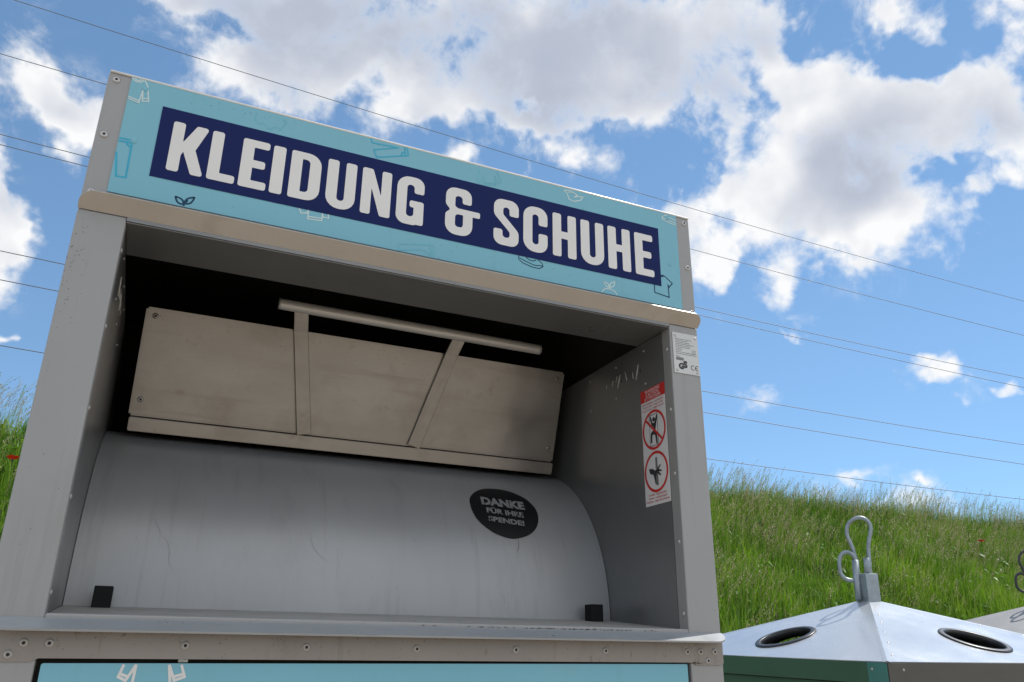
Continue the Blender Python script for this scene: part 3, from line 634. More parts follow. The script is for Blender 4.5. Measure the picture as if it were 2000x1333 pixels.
strokes('ce_mark', e, 1.35, lambda x, z: (x*.001, yp-.0001, z*.001), M['ink'], pl)

# ------------------------------------------------------------------ warning sticker on the right chute side (y runs right to left there)
xw = X1-.0001
wf = lambda s, z, off=.0: (xw-off, .1172-s*.001, 1.4305+z*.001)        # s, z in mm from the sticker's lower corner
def wbox(name, a, b, c, d, off, m, par): return mesh_obj(name, [wf(a, c, off), wf(b, c, off), wf(b, d, off), wf(a, d, off)], [(0, 1, 2, 3)], m, par)
st = mesh_obj('warning_sticker', [wf(0, 0), wf(88.3, 0), wf(88.3, 240.3), wf(0, 240.3)], [(0, 1, 2, 3)], M['sticker'], G)
wbox('red_heading', 0, 88.3, 214.5, 240.3, .0003, M['red'], st)
UX, UY = (0, -1, 0), (0, 0, 1)
def wtext(s, size, cx, z, m, bold=0.0, off=.0006, sp=1.0):
    return place('sticker_text', text_mesh(s, size, bold, 'CENTER', sp), wf(cx, z, off), UX, UY, m, st)
for s, z in (('WARNUNG', 232), ('CAUTION', 224.2), ('ATTENTION', 216.4)): wtext(s, .0094, 44, z, M['sticker'], .0001, .0007, 1.15)
for s, z in (('Nicht einsteigen - Lebensgefahr', 207), ('Do not enter - danger to life', 200.5), ('Ne pas entrer - danger de mort', 194)): wtext(s, .0060, 44, z, M['red'], 0)
for s, z in (('Vorsicht - Quetschgefahr', 19), ('Caution - crushing hazard', 12.5), ('Attention - risque de pincement', 6)): wtext(s, .0062, 44, z, M['red'], 0)
def ring(cx, cz, ro, ri, off, m, n=48):
    V = [wf(cx+r*math.cos(2*math.pi*k/n), cz+r*math.sin(2*math.pi*k/n), off) for r in (ro, ri) for k in range(n)]
    mesh_obj('red_ring', V, [(k, (k+1) % n, n+(k+1) % n, n+k) for k in range(n)], m, st)
wd = lambda off: (lambda s, z: wf(s, z, off))
def blob(name, loops, m, off): return shape(name, loops, .00005, wf(0, 0, off), UX, UY, m, st, .001)
ca, cb = (43.5, 150.5), (43.5, 65.0)
ring(*ca, 41.2, 35.8, .0006, M['red']); ring(*cb, 41.2, 35.8, .0006, M['red'])
strokes('container_outline', [([(28, 118), (57, 118), (57, 182), (28, 182)], c_), ([(28, 172), (57, 172)], o_)], 1.2, wd(.0004), M['ink'], st, (-1, 0, 0))
person = [[(30, 180), (34, 180), (39, 166), (42, 164), (47, 165), (55, 180), (59, 178), (52, 160), (49, 150), (53, 142), (55, 120), (50, 119), (47, 138), (43, 141), (37, 140), (35, 124), (30, 125), (32, 145), (41, 149), (42, 157), (36, 160)]]
blob('climbing_figure', [fillet(person[0], 1.5, 1.5)], M['ink'], .0007)
V = [wf(44.5+4.6*math.cos(2*math.pi*k/16), 171.5+4.6*math.sin(2*math.pi*k/16), .00075) for k in range(16)]
mesh_obj('figure_head', V, [tuple(range(16))], M['ink'], st)
strokes('red_bar', [([(43.5-27, 150.5+24), (43.5+27, 150.5-24)], o_)], 5.0, wd(.0009), M['red'], st, (-1, 0, 0))
blob('pinching_edge', [fillet([(42, 70), (49, 70), (49, 93), (42, 93)], 1.5)], M['inkgrey'], .0005)
blob('pinching_edge', [fillet([(42, 37), (50, 37), (49, 60), (46, 63), (42, 60)], 1.5)], M['inkgrey'], .0005)
hand = [(18, 74), (22, 63), (33, 60), (37, 50), (39, 40), (42, 40), (42, 54), (46, 62), (58, 54), (60, 56), (51, 64), (63, 62), (63, 65), (52, 68), (60, 75), (58, 77), (47, 70), (40, 67), (32, 72)]
blob('pinched_hand', [fillet(hand, 1.2, 1)], M['ink'], .0007)

# pressed ridges, slots and rivet ends on both chute sides
SL = [(194, 1734, 207, 1707, 1), (224, 1730, 230, 1717, .6), (174, 1736, 167, 1713, .8), (144, 1725, 142, 1709, .7), (120, 1735, 131, 1704, 1), (207, 1735, 213, 1722, .5), (252, 1727, 256, 1717, .5)]
for sx, xx in ((1, X1-.0002), (-1, X0+.0002)):
    for a, b, c, d, w in SL:
        tube('pressed_ridge_highlight', [(xx, a*.001, b*.001), (xx, (a*.6+c*.4)*.001, (b*.6+d*.4)*.001), (xx, c*.001, d*.001)], .0012*w, M['ridge'], G, 6)
    for a, b in ((189, 1719), (113.5, 1720)):
        mesh_obj('vent_slot_shade', [(xx-sx*.0003, (a+q)*.001, (b+t)*.001) for q, t in ((-2.2, -5), (2.2, -3.5), (0, 6))], [(0, 1, 2)], M['slot_shade'], G)
    n = (-sx, 0, 0)
    for z in (1.734, 1.607, 1.480, 1.352, 1.225): rivet(RIVW, (X1-.0001 if sx > 0 else X0+.0001, .0140, z), n, G)
    for y, z in ((97, 1758), (211, 1756), (96, 1685), (214, 1685), (328, 1685), (328, 1757)): rivet(RIVW, (xx, y*.001, z*.001), n, G, .6)

# ------------------------------------------------------------------ thank-you sticker on the drum
EGG = [(.7946, .2591), (.7997, .2733), (.8119, .2896), (.8261, .3018), (.8424, .3108), (.8601, .3145), (.8811, .3148), (.9008, .3101), (.9186, .2998), (.9348, .2843), (.9452, .2642), (.9494, .2457), (.9478, .2262),
       (.942, .2076), (.9317, .1912), (.9163, .1774), (.8997, .169), (.8801, .1636), (.863, .1635), (.8456, .1684), (.8312, .1751), (.8175, .1854), (.8046, .1999), (.7965, .2178), (.7934, .2374)]
eg = [tuple(v)[:2] for v in smooth_path([(a, b, 0) for a, b in EGG+[EGG[0]]], 4)][:-1]
cx, cs = .872, .240; n = len(eg); V = [on_drum(cx, cs, .0008)]; F = []
for q in range(1, 9): V += [on_drum(cx+(a-cx)*q/8, cs+(b-cs)*q/8, .0008) for a, b in eg]
for k in range(n):
    F.append((0, 1+k, 1+(k+1) % n))
    for q in range(7): F.append((1+q*n+k, 1+(q+1)*n+k, 1+(q+1)*n+(k+1) % n, 1+q*n+(k+1) % n))
egg = mesh_obj('thanks_sticker', V, F, M['black'], G, True)
def drum_text(s, x0, s0, x1, s1, h, bold):
    me = text_mesh(s, .03, bold); xs_ = [v.co.x for v in me.vertices]; ys_ = [v.co.y for v in me.vertices if True]
    a, b = min(xs_), max(xs_); yb = 0.0; cap = .03*.70
    for v in me.vertices:
        t = (v.co.x-a)/(b-a); hh = v.co.y/cap*h
        v.co = on_drum(x0+(x1-x0)*t+hh*.09, s0+(s1-s0)*t+hh, .0013)
    me.name = 'sticker_text'; me.materials.append(M['worn']); link(bpy.data.objects.new('sticker_text', me), egg)
drum_text('DANKE', .8214, .2531, .9216, .2463, .0232, .0016)
drum_text('FÜR IHRE', .8276, .2283, .9120, .2213, .0142, .0010)
drum_text('SPENDE!', .8265, .2049, .9080, .1980, .0130, .0010)
# rivets of the flap
for x, s in ((.1240, .0165), (1.0266, .0180), (.1228, .1850), (1.0275, .1860)): rivet(RIVS, fl(x, s, .0002), fn_, flap)

# dirt: flecks under the lip, along the sill and on the sheets
UXv, UZv = (1, 0, 0), (0, 0, 1)
ru = random.uniform
add_specks(pil, M['grime'], [((.001+abs(random.gauss(0, .012)), -.0002, 1.783-abs(random.gauss(0, .10))), UXv, UZv, ru(.0004, .0009), ru(.0004, .0010)) for _ in range(42)]
    + [((ru(.003, .066), -.0002, ru(1.1, 1.7)), UXv, UZv, ru(.0003, .0008), ru(.0003, .0010)) for _ in range(16)])
add_specks(pir, M['grime'], [((ru(X1+.003, WD-.003), -.0002, ru(1.1, 1.67)), UXv, UZv, ru(.0003, .0008), ru(.0003, .0010)) for _ in range(18)])
add_specks(sill, M['grime'], [((random.gauss(.83, .09), .0001, 1.1945-abs(random.gauss(0, .0022))), UXv, UZv, ru(.0006, .0040), ru(.0003, .0009)) for _ in range(190)]
    + [((ru(.08, 1.07), .0001, 1.193-abs(random.gauss(0, .0015))), UXv, UZv, ru(.0005, .002), ru(.0003, .0007)) for _ in range(70)])
add_specks(rail, M['brown'], [((ru(.003, 1.146), -.00245, 1.1835-abs(random.gauss(0, .009))), UXv, UZv, ru(.0003, .0010), ru(.0004, .0018)) for _ in range(220)])
add_specks(rail, M['grime'], [((ru(.003, 1.146), -.00247, ru(1.146, 1.182)), UXv, UZv, ru(.0003, .0007), ru(.0003, .0009)) for _ in range(60)])
add_specks(sign, M['grime'], [((random.gauss(.20, .05), -.0021, 2.035-abs(random.gauss(0, .010))), UXv, UZv, ru(.0003, .0012), ru(.0003, .0008)) for _ in range(26)]
    + [((ru(.04, 1.11), -.0021, ru(1.825, 1.862)), UXv, UZv, ru(.0003, .0006), ru(.0004, .0016)) for _ in range(24)]
    + [((ru(.04, 1.11), -.0021, ru(2.004, 2.040)), UXv, UZv, ru(.0003, .0007), ru(.0003, .0009)) for _ in range(24)])
fu = Vector((1, 0, 0))
add_specks(flap, M['brown'], [(fl(ru(.11, 1.04), abs(random.gauss(0, .05)), .0002), fu, fd, ru(.0004, .0014), ru(.0004, .0013)) for _ in range(90)])
add_specks(flap, M['grime'], [(fl(ru(.11, 1.04), ru(.003, .20), .0002), fu, fd, ru(.0003, .0008), ru(.0003, .0009)) for _ in range(40)])
add_specks(rail, M['brown'], [((1.0905+random.gauss(0, .006), -.0025, 1.1415+abs(random.gauss(0, .0016))), UXv, UZv, ru(.0005, .0022), ru(.0003, .0010)) for _ in range(34)])
tube('top_edge_trim', [(.002, -.0006, HT+.0004), (.3, -.0006, HT+.0004), (.85, -.0006, HT+.0004), (WD-.002, -.0006, HT+.0004)], .0024, M['alu'], G, 14)
# ------------------------------------------------------------------ glass containers behind to the right
def roof_panel(c, u, half, run, rise, hole_t, hole_r, mat_, parent, opening=True):
    """one face of the hip roof with its round opening; u = outward unit vector of the eave"""
    u = Vector(u); w = Vector((-u.y, u.x, 0)); o = Vector(c)+u*run
    up_ = (Vector((0, 0, rise))-u*run); sl = up_.length; up_ = up_.normalized()
    tri = [(-half, 0), (half, 0), (.036, sl-.036*sl/half), (-.036, sl-.036*sl/half)]
    hc = (0, sl*hole_t); n = 40
    hl = [(hc[0]+hole_r*math.cos(2*math.pi*k/n), hc[1]+hole_r*math.sin(2*math.pi*k/n)) for k in range(n)]
    p = shape('roof_panel', [tri, hl] if opening else [tri], .0024, o, w, up_, mat_, parent)
    if not opening: return p
    nn = w.cross(up_); hc3 = o+up_*hc[1]
    # rubber ring: flange on the sheet and a short sleeve below it
    prof = [(hole_r-.0065, -.020), (hole_r-.0025, -.021), (hole_r-.002, .0016), (hole_r+.0150, .0016), (hole_r+.0152, .0050), (hole_r+.012, .0072), (hole_r-.003, .0080), (hole_r-.006, .0060)]
    V, F = [], []; n = 48
    for q, h in prof:
        V += [hc3+w*q*math.cos(2*math.pi*k/n)+up_*q*math.sin(2*math.pi*k/n)+nn*h for k in range(n)]
    m = len(prof)
    for i in range(m):
        for k in range(n): F.append((i*n+k, i*n+(k+1) % n, ((i+1) % m)*n+(k+1) % n, ((i+1) % m)*n+k))
    mesh_obj('rubber_ring', V, F, M['rubber2'], p, True)
    return p
M['rubber2'] = mat('black_rubber_ring', (.022, .022, .023), .38, 0, .5, .1, 40)

def glass_bin(name_label, loc, tilt, rim, rise, roofm, sidem, frontm, fasc, handle_dark, openings=4):
    g = empty('glass_container', loc, tilt)
    tag(g, name_label, 'glass bin', 'glass containers beside the embankment')
    h = .65; FH = .064
    # body below the rim
    for nm, x, y, m in (('side_panel', (-h+.014, -h+.034), (-h+.036, h-.036), sidem), ('side_panel', (h-.034, h-.014), (-h+.036, h-.036), sidem),
                        ('front_panel', (-h+.014, h-.014), (-h+.014, -h+.034), frontm), ('back_panel', (-h+.014, h-.014), (h-.034, h-.014), sidem)):
        box(nm, x, y, (.09, rim-FH-.002), m, g, .002)
    box('base', (-h+.04, h-.04), (-h+.04, h-.04), (.03, .088), M['dark'], g)
    for sx in (-1, 1):
        for sy_ in (-1, 1): box('foot', (sx*.5-.05, sx*.5+.05), (sy_*.5-.05, sy_*.5+.05), (-.03, .029), M['galv'], g)
    # fascia under the roof edge
    e = .0
    for nm, x, y, m in (('fascia', (-h, -h+.004), (-h+.074, h-.074), fasc[0]), ('fascia', (h-.004, h), (-h+.074, h-.074), fasc[0]),
                        ('fascia', (-h+.074, h-.074), (-h, -h+.004), fasc[1]), ('fascia', (-h+.074, h-.074), (h-.004, h), fasc[0])):
        box(nm, x, y, (rim-FH, rim-.0015), m, g, .001)
    for sx in (-1, 1):
        for sy_ in (-1, 1):
            bm = bmesh.new()
            xa, ya = sx*h, sy_*h
            lo_ = lambda a, s_: (min(a, a-s_*.076), max(a, a-s_*.076)); th_ = lambda a, s_: (min(a+s_*.0015, a-s_*.003), max(a+s_*.0015, a-s_*.003))
            bm_box(bm, th_(xa, sx), lo_(ya-sy_*.004, sy_), (rim-FH-.03, rim-.002), .0008, 1)
            cp = bm_obj('corner_plate', bm, fasc[2], g)
            bm = bmesh.new(); bm_box(bm, lo_(xa-sx*.0, sx), th_(ya, sy_), (rim-FH-.03, rim-.002), .0008, 1)
            cq = bm_obj('corner_plate', bm, fasc[2] if sy_ > 0 else fasc[1], g)
            rivet(RIVW, (xa+sx*.0016, ya-sy_*.062, rim-.022), (sx, 0, 0), cp, .9)
            rivet(RIVW, (xa-sx*.062, ya+sy_*.0016, rim-.022), (0, sy_, 0), cq, .9)
    # roof
    for i, u in enumerate(((0, -1, 0), (0, 1, 0), (1, 0, 0), (-1, 0, 0))):
        roof_panel((0, 0, rim), u, h, h, rise, .30, .103, roofm, g, i < openings)
    for sx in (-1, 1):
        for sy_ in (-1, 1):
            a = Vector((sx*h, sy_*h, rim+.0025)); b = Vector((sx*.03, sy_*.03, rim+rise-.012+.0025))
            d = (b-a).normalized(); s = Vector((-d.y, d.x, 0)).normalized()
            k = math.atan2(rise, h)
            V = [a+s*.011-Vector((0, 0, .0028)), a+Vector((0, 0, .0008)), a-s*.011-Vector((0, 0, .0028)), b+s*.011-Vector((0, 0, .0028)), b+Vector((0, 0, .0008)), b-s*.011-Vector((0, 0, .0028))]
            seam = mesh_obj('ridge_seam', V, [(0, 1, 4, 3), (1, 2, 5, 4)], roofm, g)
            for t in (.08, .25, .42, .58, .72, .86):
                q = a.lerp(b, t); off = Vector((-sy_*0, 0, 0))
                # rivets sit beside the seam on the front/back faces
                q = q+Vector((-sx*.030, 0, 0))+Vector((0, 0, -.0015)); 
                nn = Vector((0, sy_*rise, h)).normalized()
                zc = rim+rise*(1-abs(q.y)/h); q.z = zc+.0013
                rivet(RIVW, q, nn, seam, 1.0)
    # lifting post with its two loops
    top = rim+rise; hm = M['galv'] if not handle_dark else M['ink']
    post = box('lifting_post', (-.0340, .0340), (-.0340, .0340), (top-.05, top+.100), hm, g, .003)
    tube('guide_tube', [(-.042, .010, top-.004), (-.041, .011, top+.05), (-.034, .012, top+.155)], .0135, hm, post, 12)
    tube('guide_tube', [(-.006, -.018, top+.09), (-.003, -.018, top+.13), (-.001, -.018, top+.163)], .0125, hm, post, 12)
    mp = [(-.036, .155), (-.049, .214), (-.064, .250), (-.065, .280), (-.046, .311), (-.004, .331), (.037, .326), (.060, .304), (.0605, .275), (.046, .238), (.037, .204), (.034, .170), (.030, .09)]
    tube('lifting_loop', smooth_path([(.564*x, -.495*x+.004, top+z) for x, z in mp], 6), .0080, hm, post, 12)
    sp = [(-.043, .150), (-.052, .171), (-.073, .186), (-.098, .186), (-.121, .169), (-.131, .139), (-.130, .104), (-.113, .083), (-.088, .074), (-.050, .071)]
    tube('release_loop', smooth_path([(.564*x-.008, -.495*x-.010, top+z) for x, z in sp], 6), .0082, hm, post, 12)
    return g
TILT = math.atan(.02)
glass_bin('pale metal glass bin just beside the clothes bin, sunlit roof with two round black holes', (2.9433, 1.3550, 0), (TILT, 0, 0), 1.1556, .2250, M['binroof'], M['bingreen'], M['binbrown'], (M['bingreen'], M['bingrey'], M['binteal']), False)
glass_bin('dull grey glass bin half hidden behind the nearer pale roof at right edge', (5.465, 2.355, .06), (TILT, 0, 0), 1.195, .232, M['zincroof'], M['bingrey'], M['binbrown'], (M['bingrey'], M['bingrey'], M['bingrey']), True, 2)

# ------------------------------------------------------------------ ground and embankment
def ground_mat():
    m, nt, N, L = new_mat('gravel_and_concrete')
    out = N.new('ShaderNodeOutputMaterial'); p = N.new('ShaderNodeBsdfPrincipled'); L.new(p.outputs[0], out.inputs[0])
    tc = N.new('ShaderNodeTexCoord')
    a = N.new('ShaderNodeTexNoise'); a.inputs['Scale'].default_value = 1.2; a.inputs['Detail'].default_value = 8; L.new(tc.outputs['Object'], a.inputs['Vector'])
    v = N.new('ShaderNodeTexVoronoi'); v.inputs['Scale'].default_value = 45; L.new(tc.outputs['Object'], v.inputs['Vector'])
    r = N.new('ShaderNodeValToRGB'); r.color_ramp.elements[0].color = (.30, .245, .185, 1); r.color_ramp.elements[1].color = (.50, .43, .34, 1)
    r.color_ramp.elements[0].position = .3; r.color_ramp.elements[1].position = .7
    L.new(a.outputs[0], r.inputs[0])
    mx = N.new('ShaderNodeMix'); mx.data_type = 'RGBA'; mx.blend_type = 'MULTIPLY'; mx.inputs['Factor'].default_value = .35
    L.new(r.outputs[0], mx.inputs['A']); L.new(v.outputs['Color'], mx.inputs['B']); L.new(mx.outputs['Result'], p.inputs['Base Color'])
    p.inputs['Roughness'].default_value = .9
    b = N.new('ShaderNodeBump'); b.inputs['Distance'].default_value = .01; L.new(v.outputs['Distance'], b.inputs['Height']); L.new(b.outputs[0], p.inputs['Normal'])
    return m
gr = mesh_obj('ground', [(-400, -400, 0), (400, -400, 0), (400, 400, 0), (-400, 400, 0)], [(0, 1, 2, 3)], ground_mat()); tag(gr, kind='structure')

TOE, CREST, TOP, SLOPE = 4.5, 10.0, 15.0, .634
def vnoise(x, y, s, seed=0):
    """smooth value noise, vectorised"""
    g = np.random.default_rng(seed).random((256, 256))
    u, v = x/s+97.3, y/s+53.1; i, j = np.floor(u).astype(int), np.floor(v).astype(int); f, h = u-i, v-j
    f = f*f*(3-2*f); h = h*h*(3-2*h)
    return (g[i % 256, j % 256]*(1-f)+g[(i+1) % 256, j % 256]*f)*(1-h)+(g[i % 256, (j+1) % 256]*(1-f)+g[(i+1) % 256, (j+1) % 256]*f)*h
def bank_z(x, y):
    z = np.clip((y-TOE)*SLOPE, 0, (CREST-TOE)*SLOPE)
    z = np.where(y > TOP, np.clip((CREST-TOE)*SLOPE-(y-TOP)*.5, -.05, 9), z)
    w = np.clip((y-TOE)/.8, 0, 1)
    return z+w*((vnoise(x, y, 1.7, 3)-.5)*.16+(vnoise(x, y, 5.0, 4)-.5)*.16)
def soil_mat():
    m, nt, N, L = new_mat('grassy_soil')
    out = N.new('ShaderNodeOutputMaterial'); p = N.new('ShaderNodeBsdfPrincipled'); L.new(p.outputs[0], out.inputs[0])
    tc = N.new('ShaderNodeTexCoord'); a = N.new('ShaderNodeTexNoise'); a.inputs['Scale'].default_value = 9; a.inputs['Detail'].default_value = 9; L.new(tc.outputs['Object'], a.inputs['Vector'])
    r = N.new('ShaderNodeValToRGB'); r.color_ramp.elements[0].color = (.025, .045, .010, 1); r.color_ramp.elements[1].color = (.075, .11, .03, 1); L.new(a.outputs[0], r.inputs[0])
    L.new(r.outputs[0], p.inputs['Base Color']); p.inputs['Roughness'].default_value = .95; return m
gx = np.concatenate([np.linspace(-60, -14, 24), np.linspace(-12, 32, 111), np.linspace(34, 90, 29)]); gy = np.concatenate([np.linspace(TOE-.2, CREST+1, 30), np.linspace(CREST+1.4, 22.4, 24)])
XX, YY = np.meshgrid(gx, gy); ZZ = bank_z(XX, YY); ZZ[0, :] = -.05
nxg = len(gx); V = list(zip(XX.ravel().tolist(), YY.ravel().tolist(), ZZ.ravel().tolist()))
F = [(j*nxg+i, j*nxg+i+1, (j+1)*nxg+i+1, (j+1)*nxg+i) for j in range(len(gy)-1) for i in range(nxg-1)]
eb = mesh_obj('embankment', V, F, soil_mat(), None, True); tag(eb, kind='structure')

# ------------------------------------------------------------------ grass: many blades and seeding stalks in one stuff object
def grass_mat():
    m, nt, N, L = new_mat('meadow_grass')
    out = N.new('ShaderNodeOutputMaterial')
    at_ = N.new('ShaderNodeAttribute'); at_.attribute_name = 'tint'
    r = N.new('ShaderNodeValToRGB'); e = r.color_ramp.elements
    e[0].position = 0; e[0].color = (.030, .070, .008, 1); e[1].position = 1; e[1].color = (.62, .55, .36, 1)
    for pos, c in ((.25, (.072, .165, .012)), (.5, (.155, .310, .018)), (.68, (.26, .41, .034)), (.76, (.22, .24, .07)), (.84, (.26, .17, .10)), (.92, (.40, .34, .20))):
        k = e.new(pos); k.color = (*c, 1)
    L.new(at_.outputs['Fac'], r.inputs[0])
    p = N.new('ShaderNodeBsdfPrincipled'); L.new(r.outputs[0], p.inputs['Base Color']); p.inputs['Roughness'].default_value = .42; p.inputs['Specular IOR Level'].default_value = .35
    t = N.new('ShaderNodeBsdfTranslucent'); L.new(r.outputs[0], t.inputs['Color'])
    mx = N.new('ShaderNodeMixShader'); mx.inputs[0].default_value = .42
    L.new(p.outputs[0], mx.inputs[1]); L.new(t.outputs[0], mx.inputs[2]); L.new(mx.outputs[0], out.inputs[0])
    return m
GV, GF, GT = [], [], []; gcount = 0
def add_strips(P, width_dir, widths, tint):
    """P: (n, levels, 3) centre lines; strips with given half-widths per level"""
    global gcount
    n, lv, _ = P.shape
    A = P-width_dir[:, None, :]*widths[:, :, None]; B = P+width_dir[:, None, :]*widths[:, :, None]
    v = np.stack([A, B], axis=2).reshape(n*lv*2, 3)
    idx = (np.arange(n)*lv*2)[:, None]+np.arange(lv-1)[None, :]*2
    f = np.stack([idx, idx+1, idx+3, idx+2], axis=-1).reshape(-1, 4)+gcount
    GV.append(v); GF.append(f); GT.append(np.repeat(tint, lv*2)); gcount += len(v)
def blades(n, xr, yr, hs=1.0):
    x = rng.uniform(*xr, n); y = rng.uniform(*yr, n)
    # tussocks: pull some blades together
    cl = vnoise(x, y, .35, 8); keep = rng.random(n) < .35+.9*cl; x, y = x[keep], y[keep]; n = len(x)
    z = bank_z(x, y)-.02
    patch = vnoise(x, y, 1.3, 21); p2 = vnoise(x, y, .45, 22); p3 = vnoise(x, y, 3.2, 23)
    h = (.20+.34*rng.random(n)**1.6+.26*(patch-.3)*(.4+.6*rng.random(n)))*hs
    az = rng.uniform(0, 2*np.pi, n); wind = .05
    lean = rng.uniform(.03, .60, n)**1.0*(.5+1.0*vnoise(x, y, .8, 41)); az = np.where(rng.random(n) < .5, vnoise(x, y, .7, 42)*9.0+rng.normal(0, .6, n), az)
    d = np.stack([np.cos(az)*lean+wind, np.sin(az)*lean-.05, np.zeros(n)], 1)
    t = np.array([0, .38, .72, 1.0])
    P = np.stack([x, y, z], 1)[:, None, :]+d[:, None, :]*(h[:, None]*t[None, :]**1.9)[:, :, None]
    droop = np.linalg.norm(d, axis=1)
    P[:, :, 2] += h[:, None]*t[None, :]*(1-.28*droop[:, None]*t[None, :]**2)
    wa = az+np.pi/2+rng.normal(0, .5, n); wdir = np.stack([np.cos(wa), np.sin(wa), np.zeros(n)], 1)
    w = (.0022+.0060*rng.random(n)**2.2)[:, None]*np.array([.9, 1.0, .62, .06])[None, :]
    hi = np.clip((y-TOE)/(CREST-TOE), 0, 1)
    tint = np.clip(.22+.46*p2+.26*(p3-.4)-.16*hi+rng.normal(0, .15, n), .0, .70)
    dry = rng.random(n) < .02+.05*hi*p2; tint[dry] = rng.uniform(.70, .95, dry.sum())
    add_strips(P, wdir, w, tint)
def stalks(n, xr, yr, hs=1.0, hmin=.5, hmax=.85):
    x = rng.uniform(*xr, n); y = rng.uniform(*yr, n)
    keep = rng.random(n) < (.10+1.3*vnoise(x, y, .9, 31)**1.5)*np.clip((y-5.5)/2.6, .25, 1.2); x, y = x[keep], y[keep]; n = len(x)
    z = bank_z(x, y); h = rng.uniform(hmin, hmax, n)*hs*(.8+.35*vnoise(x, y, 1.1, 33))
    az = rng.uniform(0, 2*np.pi, n); lean = rng.uniform(0, .22, n)
    d = np.stack([np.cos(az)*lean+.20, np.sin(az)*lean, np.zeros(n)], 1)
    t = np.array([0, .5, .8, 1.0])
    P = np.stack([x, y, z], 1)[:, None, :]+d[:, None, :]*(h[:, None]*t[None, :]**2.6)[:, :, None]
    P[:, :, 2] += h[:, None]*t[None, :]*(1-.10*t[None, :]**3)
    wdir = np.tile(np.array([[.92, -.40, 0]]), (n, 1))
    kind = rng.random(n); base = np.where(kind < .62, rng.uniform(.88, 1.0, n), np.where(kind < .85, rng.uniform(.78, .88, n), rng.uniform(.5, .74, n)))
    add_strips(P, wdir, np.full((n, 4), .0015), np.clip(base-.18, .4, 1))
    # seed heads: small flakes around the last fifth of the stalk, drooping with the wind
    m = 11
    for q in range(m):
        tt = .76+.26*q/m
        s = rng.uniform(.5, 1.15, n)
        side = rng.normal(0, .016*(1.15-q/m), n)
        c = np.stack([x, y, z], 1)+d*(h*tt**2.6)[:, None]
        c[:, 2] += h*tt*(1-.10*tt**3)+rng.normal(0, .006, n)
        c[:, 0] += side*.9+.010; c[:, 1] += side*-.4+rng.normal(0, .008, n)
        L_ = (.011*s)[:, None]; a2 = rng.normal(.5, .35, n)
        e = np.stack([np.sin(a2), rng.normal(0, .3, n), np.cos(a2)], 1)
        Q = c[:, None, :]+e[:, None, :]*(L_*np.array([-1, 0, 1.1])[None, :])[:, :, None]
        wd_ = np.stack([np.cos(a2), rng.normal(0, .5, n), -np.sin(a2)], 1); wd_ /= np.linalg.norm(wd_, axis=1)[:, None]
        add_strips(Q, wd_, np.tile(np.array([[.0008, .0042, .0006]]), (n, 1))*s[:, None], np.clip(base+rng.normal(0, .03, n), 0, 1))
def weeds(n, xr, yr):
    """broad-leaved plants between the grasses: rosettes of wide drooping leaves"""
    x0 = rng.uniform(*xr, n); y0 = rng.uniform(*yr, n); keep = rng.random(n) < .1+1.5*vnoise(x0, y0, 1.0, 51)**2; x0, y0 = x0[keep], y0[keep]; n = len(x0)
    q = 8; x = np.repeat(x0, q); y = np.repeat(y0, q); n = len(x); z = bank_z(x, y)+.10+rng.random(n)*.16
    az = rng.uniform(0, 2*np.pi, n); L_ = rng.uniform(.08, .24, n); t = np.array([0, .3, .65, 1.0])
    P = np.stack([x, y, z], 1)[:, None, :]+np.stack([np.cos(az), np.sin(az), np.zeros(n)], 1)[:, None, :]*(L_[:, None]*t)[:, :, None]
    P[:, :, 2] += L_[:, None]*(.9*t-1.0*t**2)[None, :]*rng.uniform(.4, 1.3, n)[:, None]
    wd = np.stack([-np.sin(az), np.cos(az), rng.normal(0, .25, n)], 1)
    add_strips(P, wd, (L_*rng.uniform(.07, .13, n))[:, None]*np.array([.5, 1.0, .85, .05])[None, :], np.clip(np.repeat(rng.uniform(.12, .55, len(x0)), q)+rng.normal(0, .07, n), 0, .7))
def umbels(n, xr, yr):
    """pale flower heads and bleached tips standing a little above the leaves"""
    x0 = rng.uniform(*xr, n); y0 = rng.uniform(*yr, n); q = 9; h = rng.uniform(.32, .62, n)
    x = np.repeat(x0, q)+rng.normal(0, .013, n*q); y = np.repeat(y0, q)+rng.normal(0, .013, n*q); z = np.repeat(bank_z(x0, y0)+h, q)+rng.normal(0, .006, n*q)
    a2 = rng.uniform(0, 6.28, n*q); P = np.stack([x, y, z], 1)[:, None, :]+np.stack([np.cos(a2), np.sin(a2), .3*np.ones(n*q)], 1)[:, None, :]*(.0045*np.array([-1, 0, 1]))[None, :, None]
    add_strips(P, np.stack([-np.sin(a2), np.cos(a2), np.zeros(n*q)], 1), np.tile(np.array([[.001, .0036, .001]]), (n*q, 1)), np.full(n*q, 1.0))
    t = np.array([0, .6, 1.0]); P = np.stack([x0, y0, bank_z(x0, y0)], 1)[:, None, :]+np.array([0, 0, 1.])[None, None, :]*(h[:, None]*t)[:, :, None]
    add_strips(P, np.tile(np.array([[.92, -.4, 0]]), (n, 1)), np.full((n, 3), .0016), np.full(n, .45))
weeds(2600, (3.0, 20), (4.9, 10.6)); weeds(420, (-5, 1), (4.9, 10.6)); umbels(420, (3.0, 20), (5.2, 10.4)); umbels(70, (-5, 1), (5.2, 10.4))
blades(250000, (3.0, 19), (4.9, 10.7)); blades(36000, (-5, 1.0), (4.9, 10.7)); blades(16000, (1.0, 3.0), (4.9, 10.7)); blades(40000, (19, 30), (4.9, 10.7)); blades(14000, (-12, -5), (4.9, 10.7))
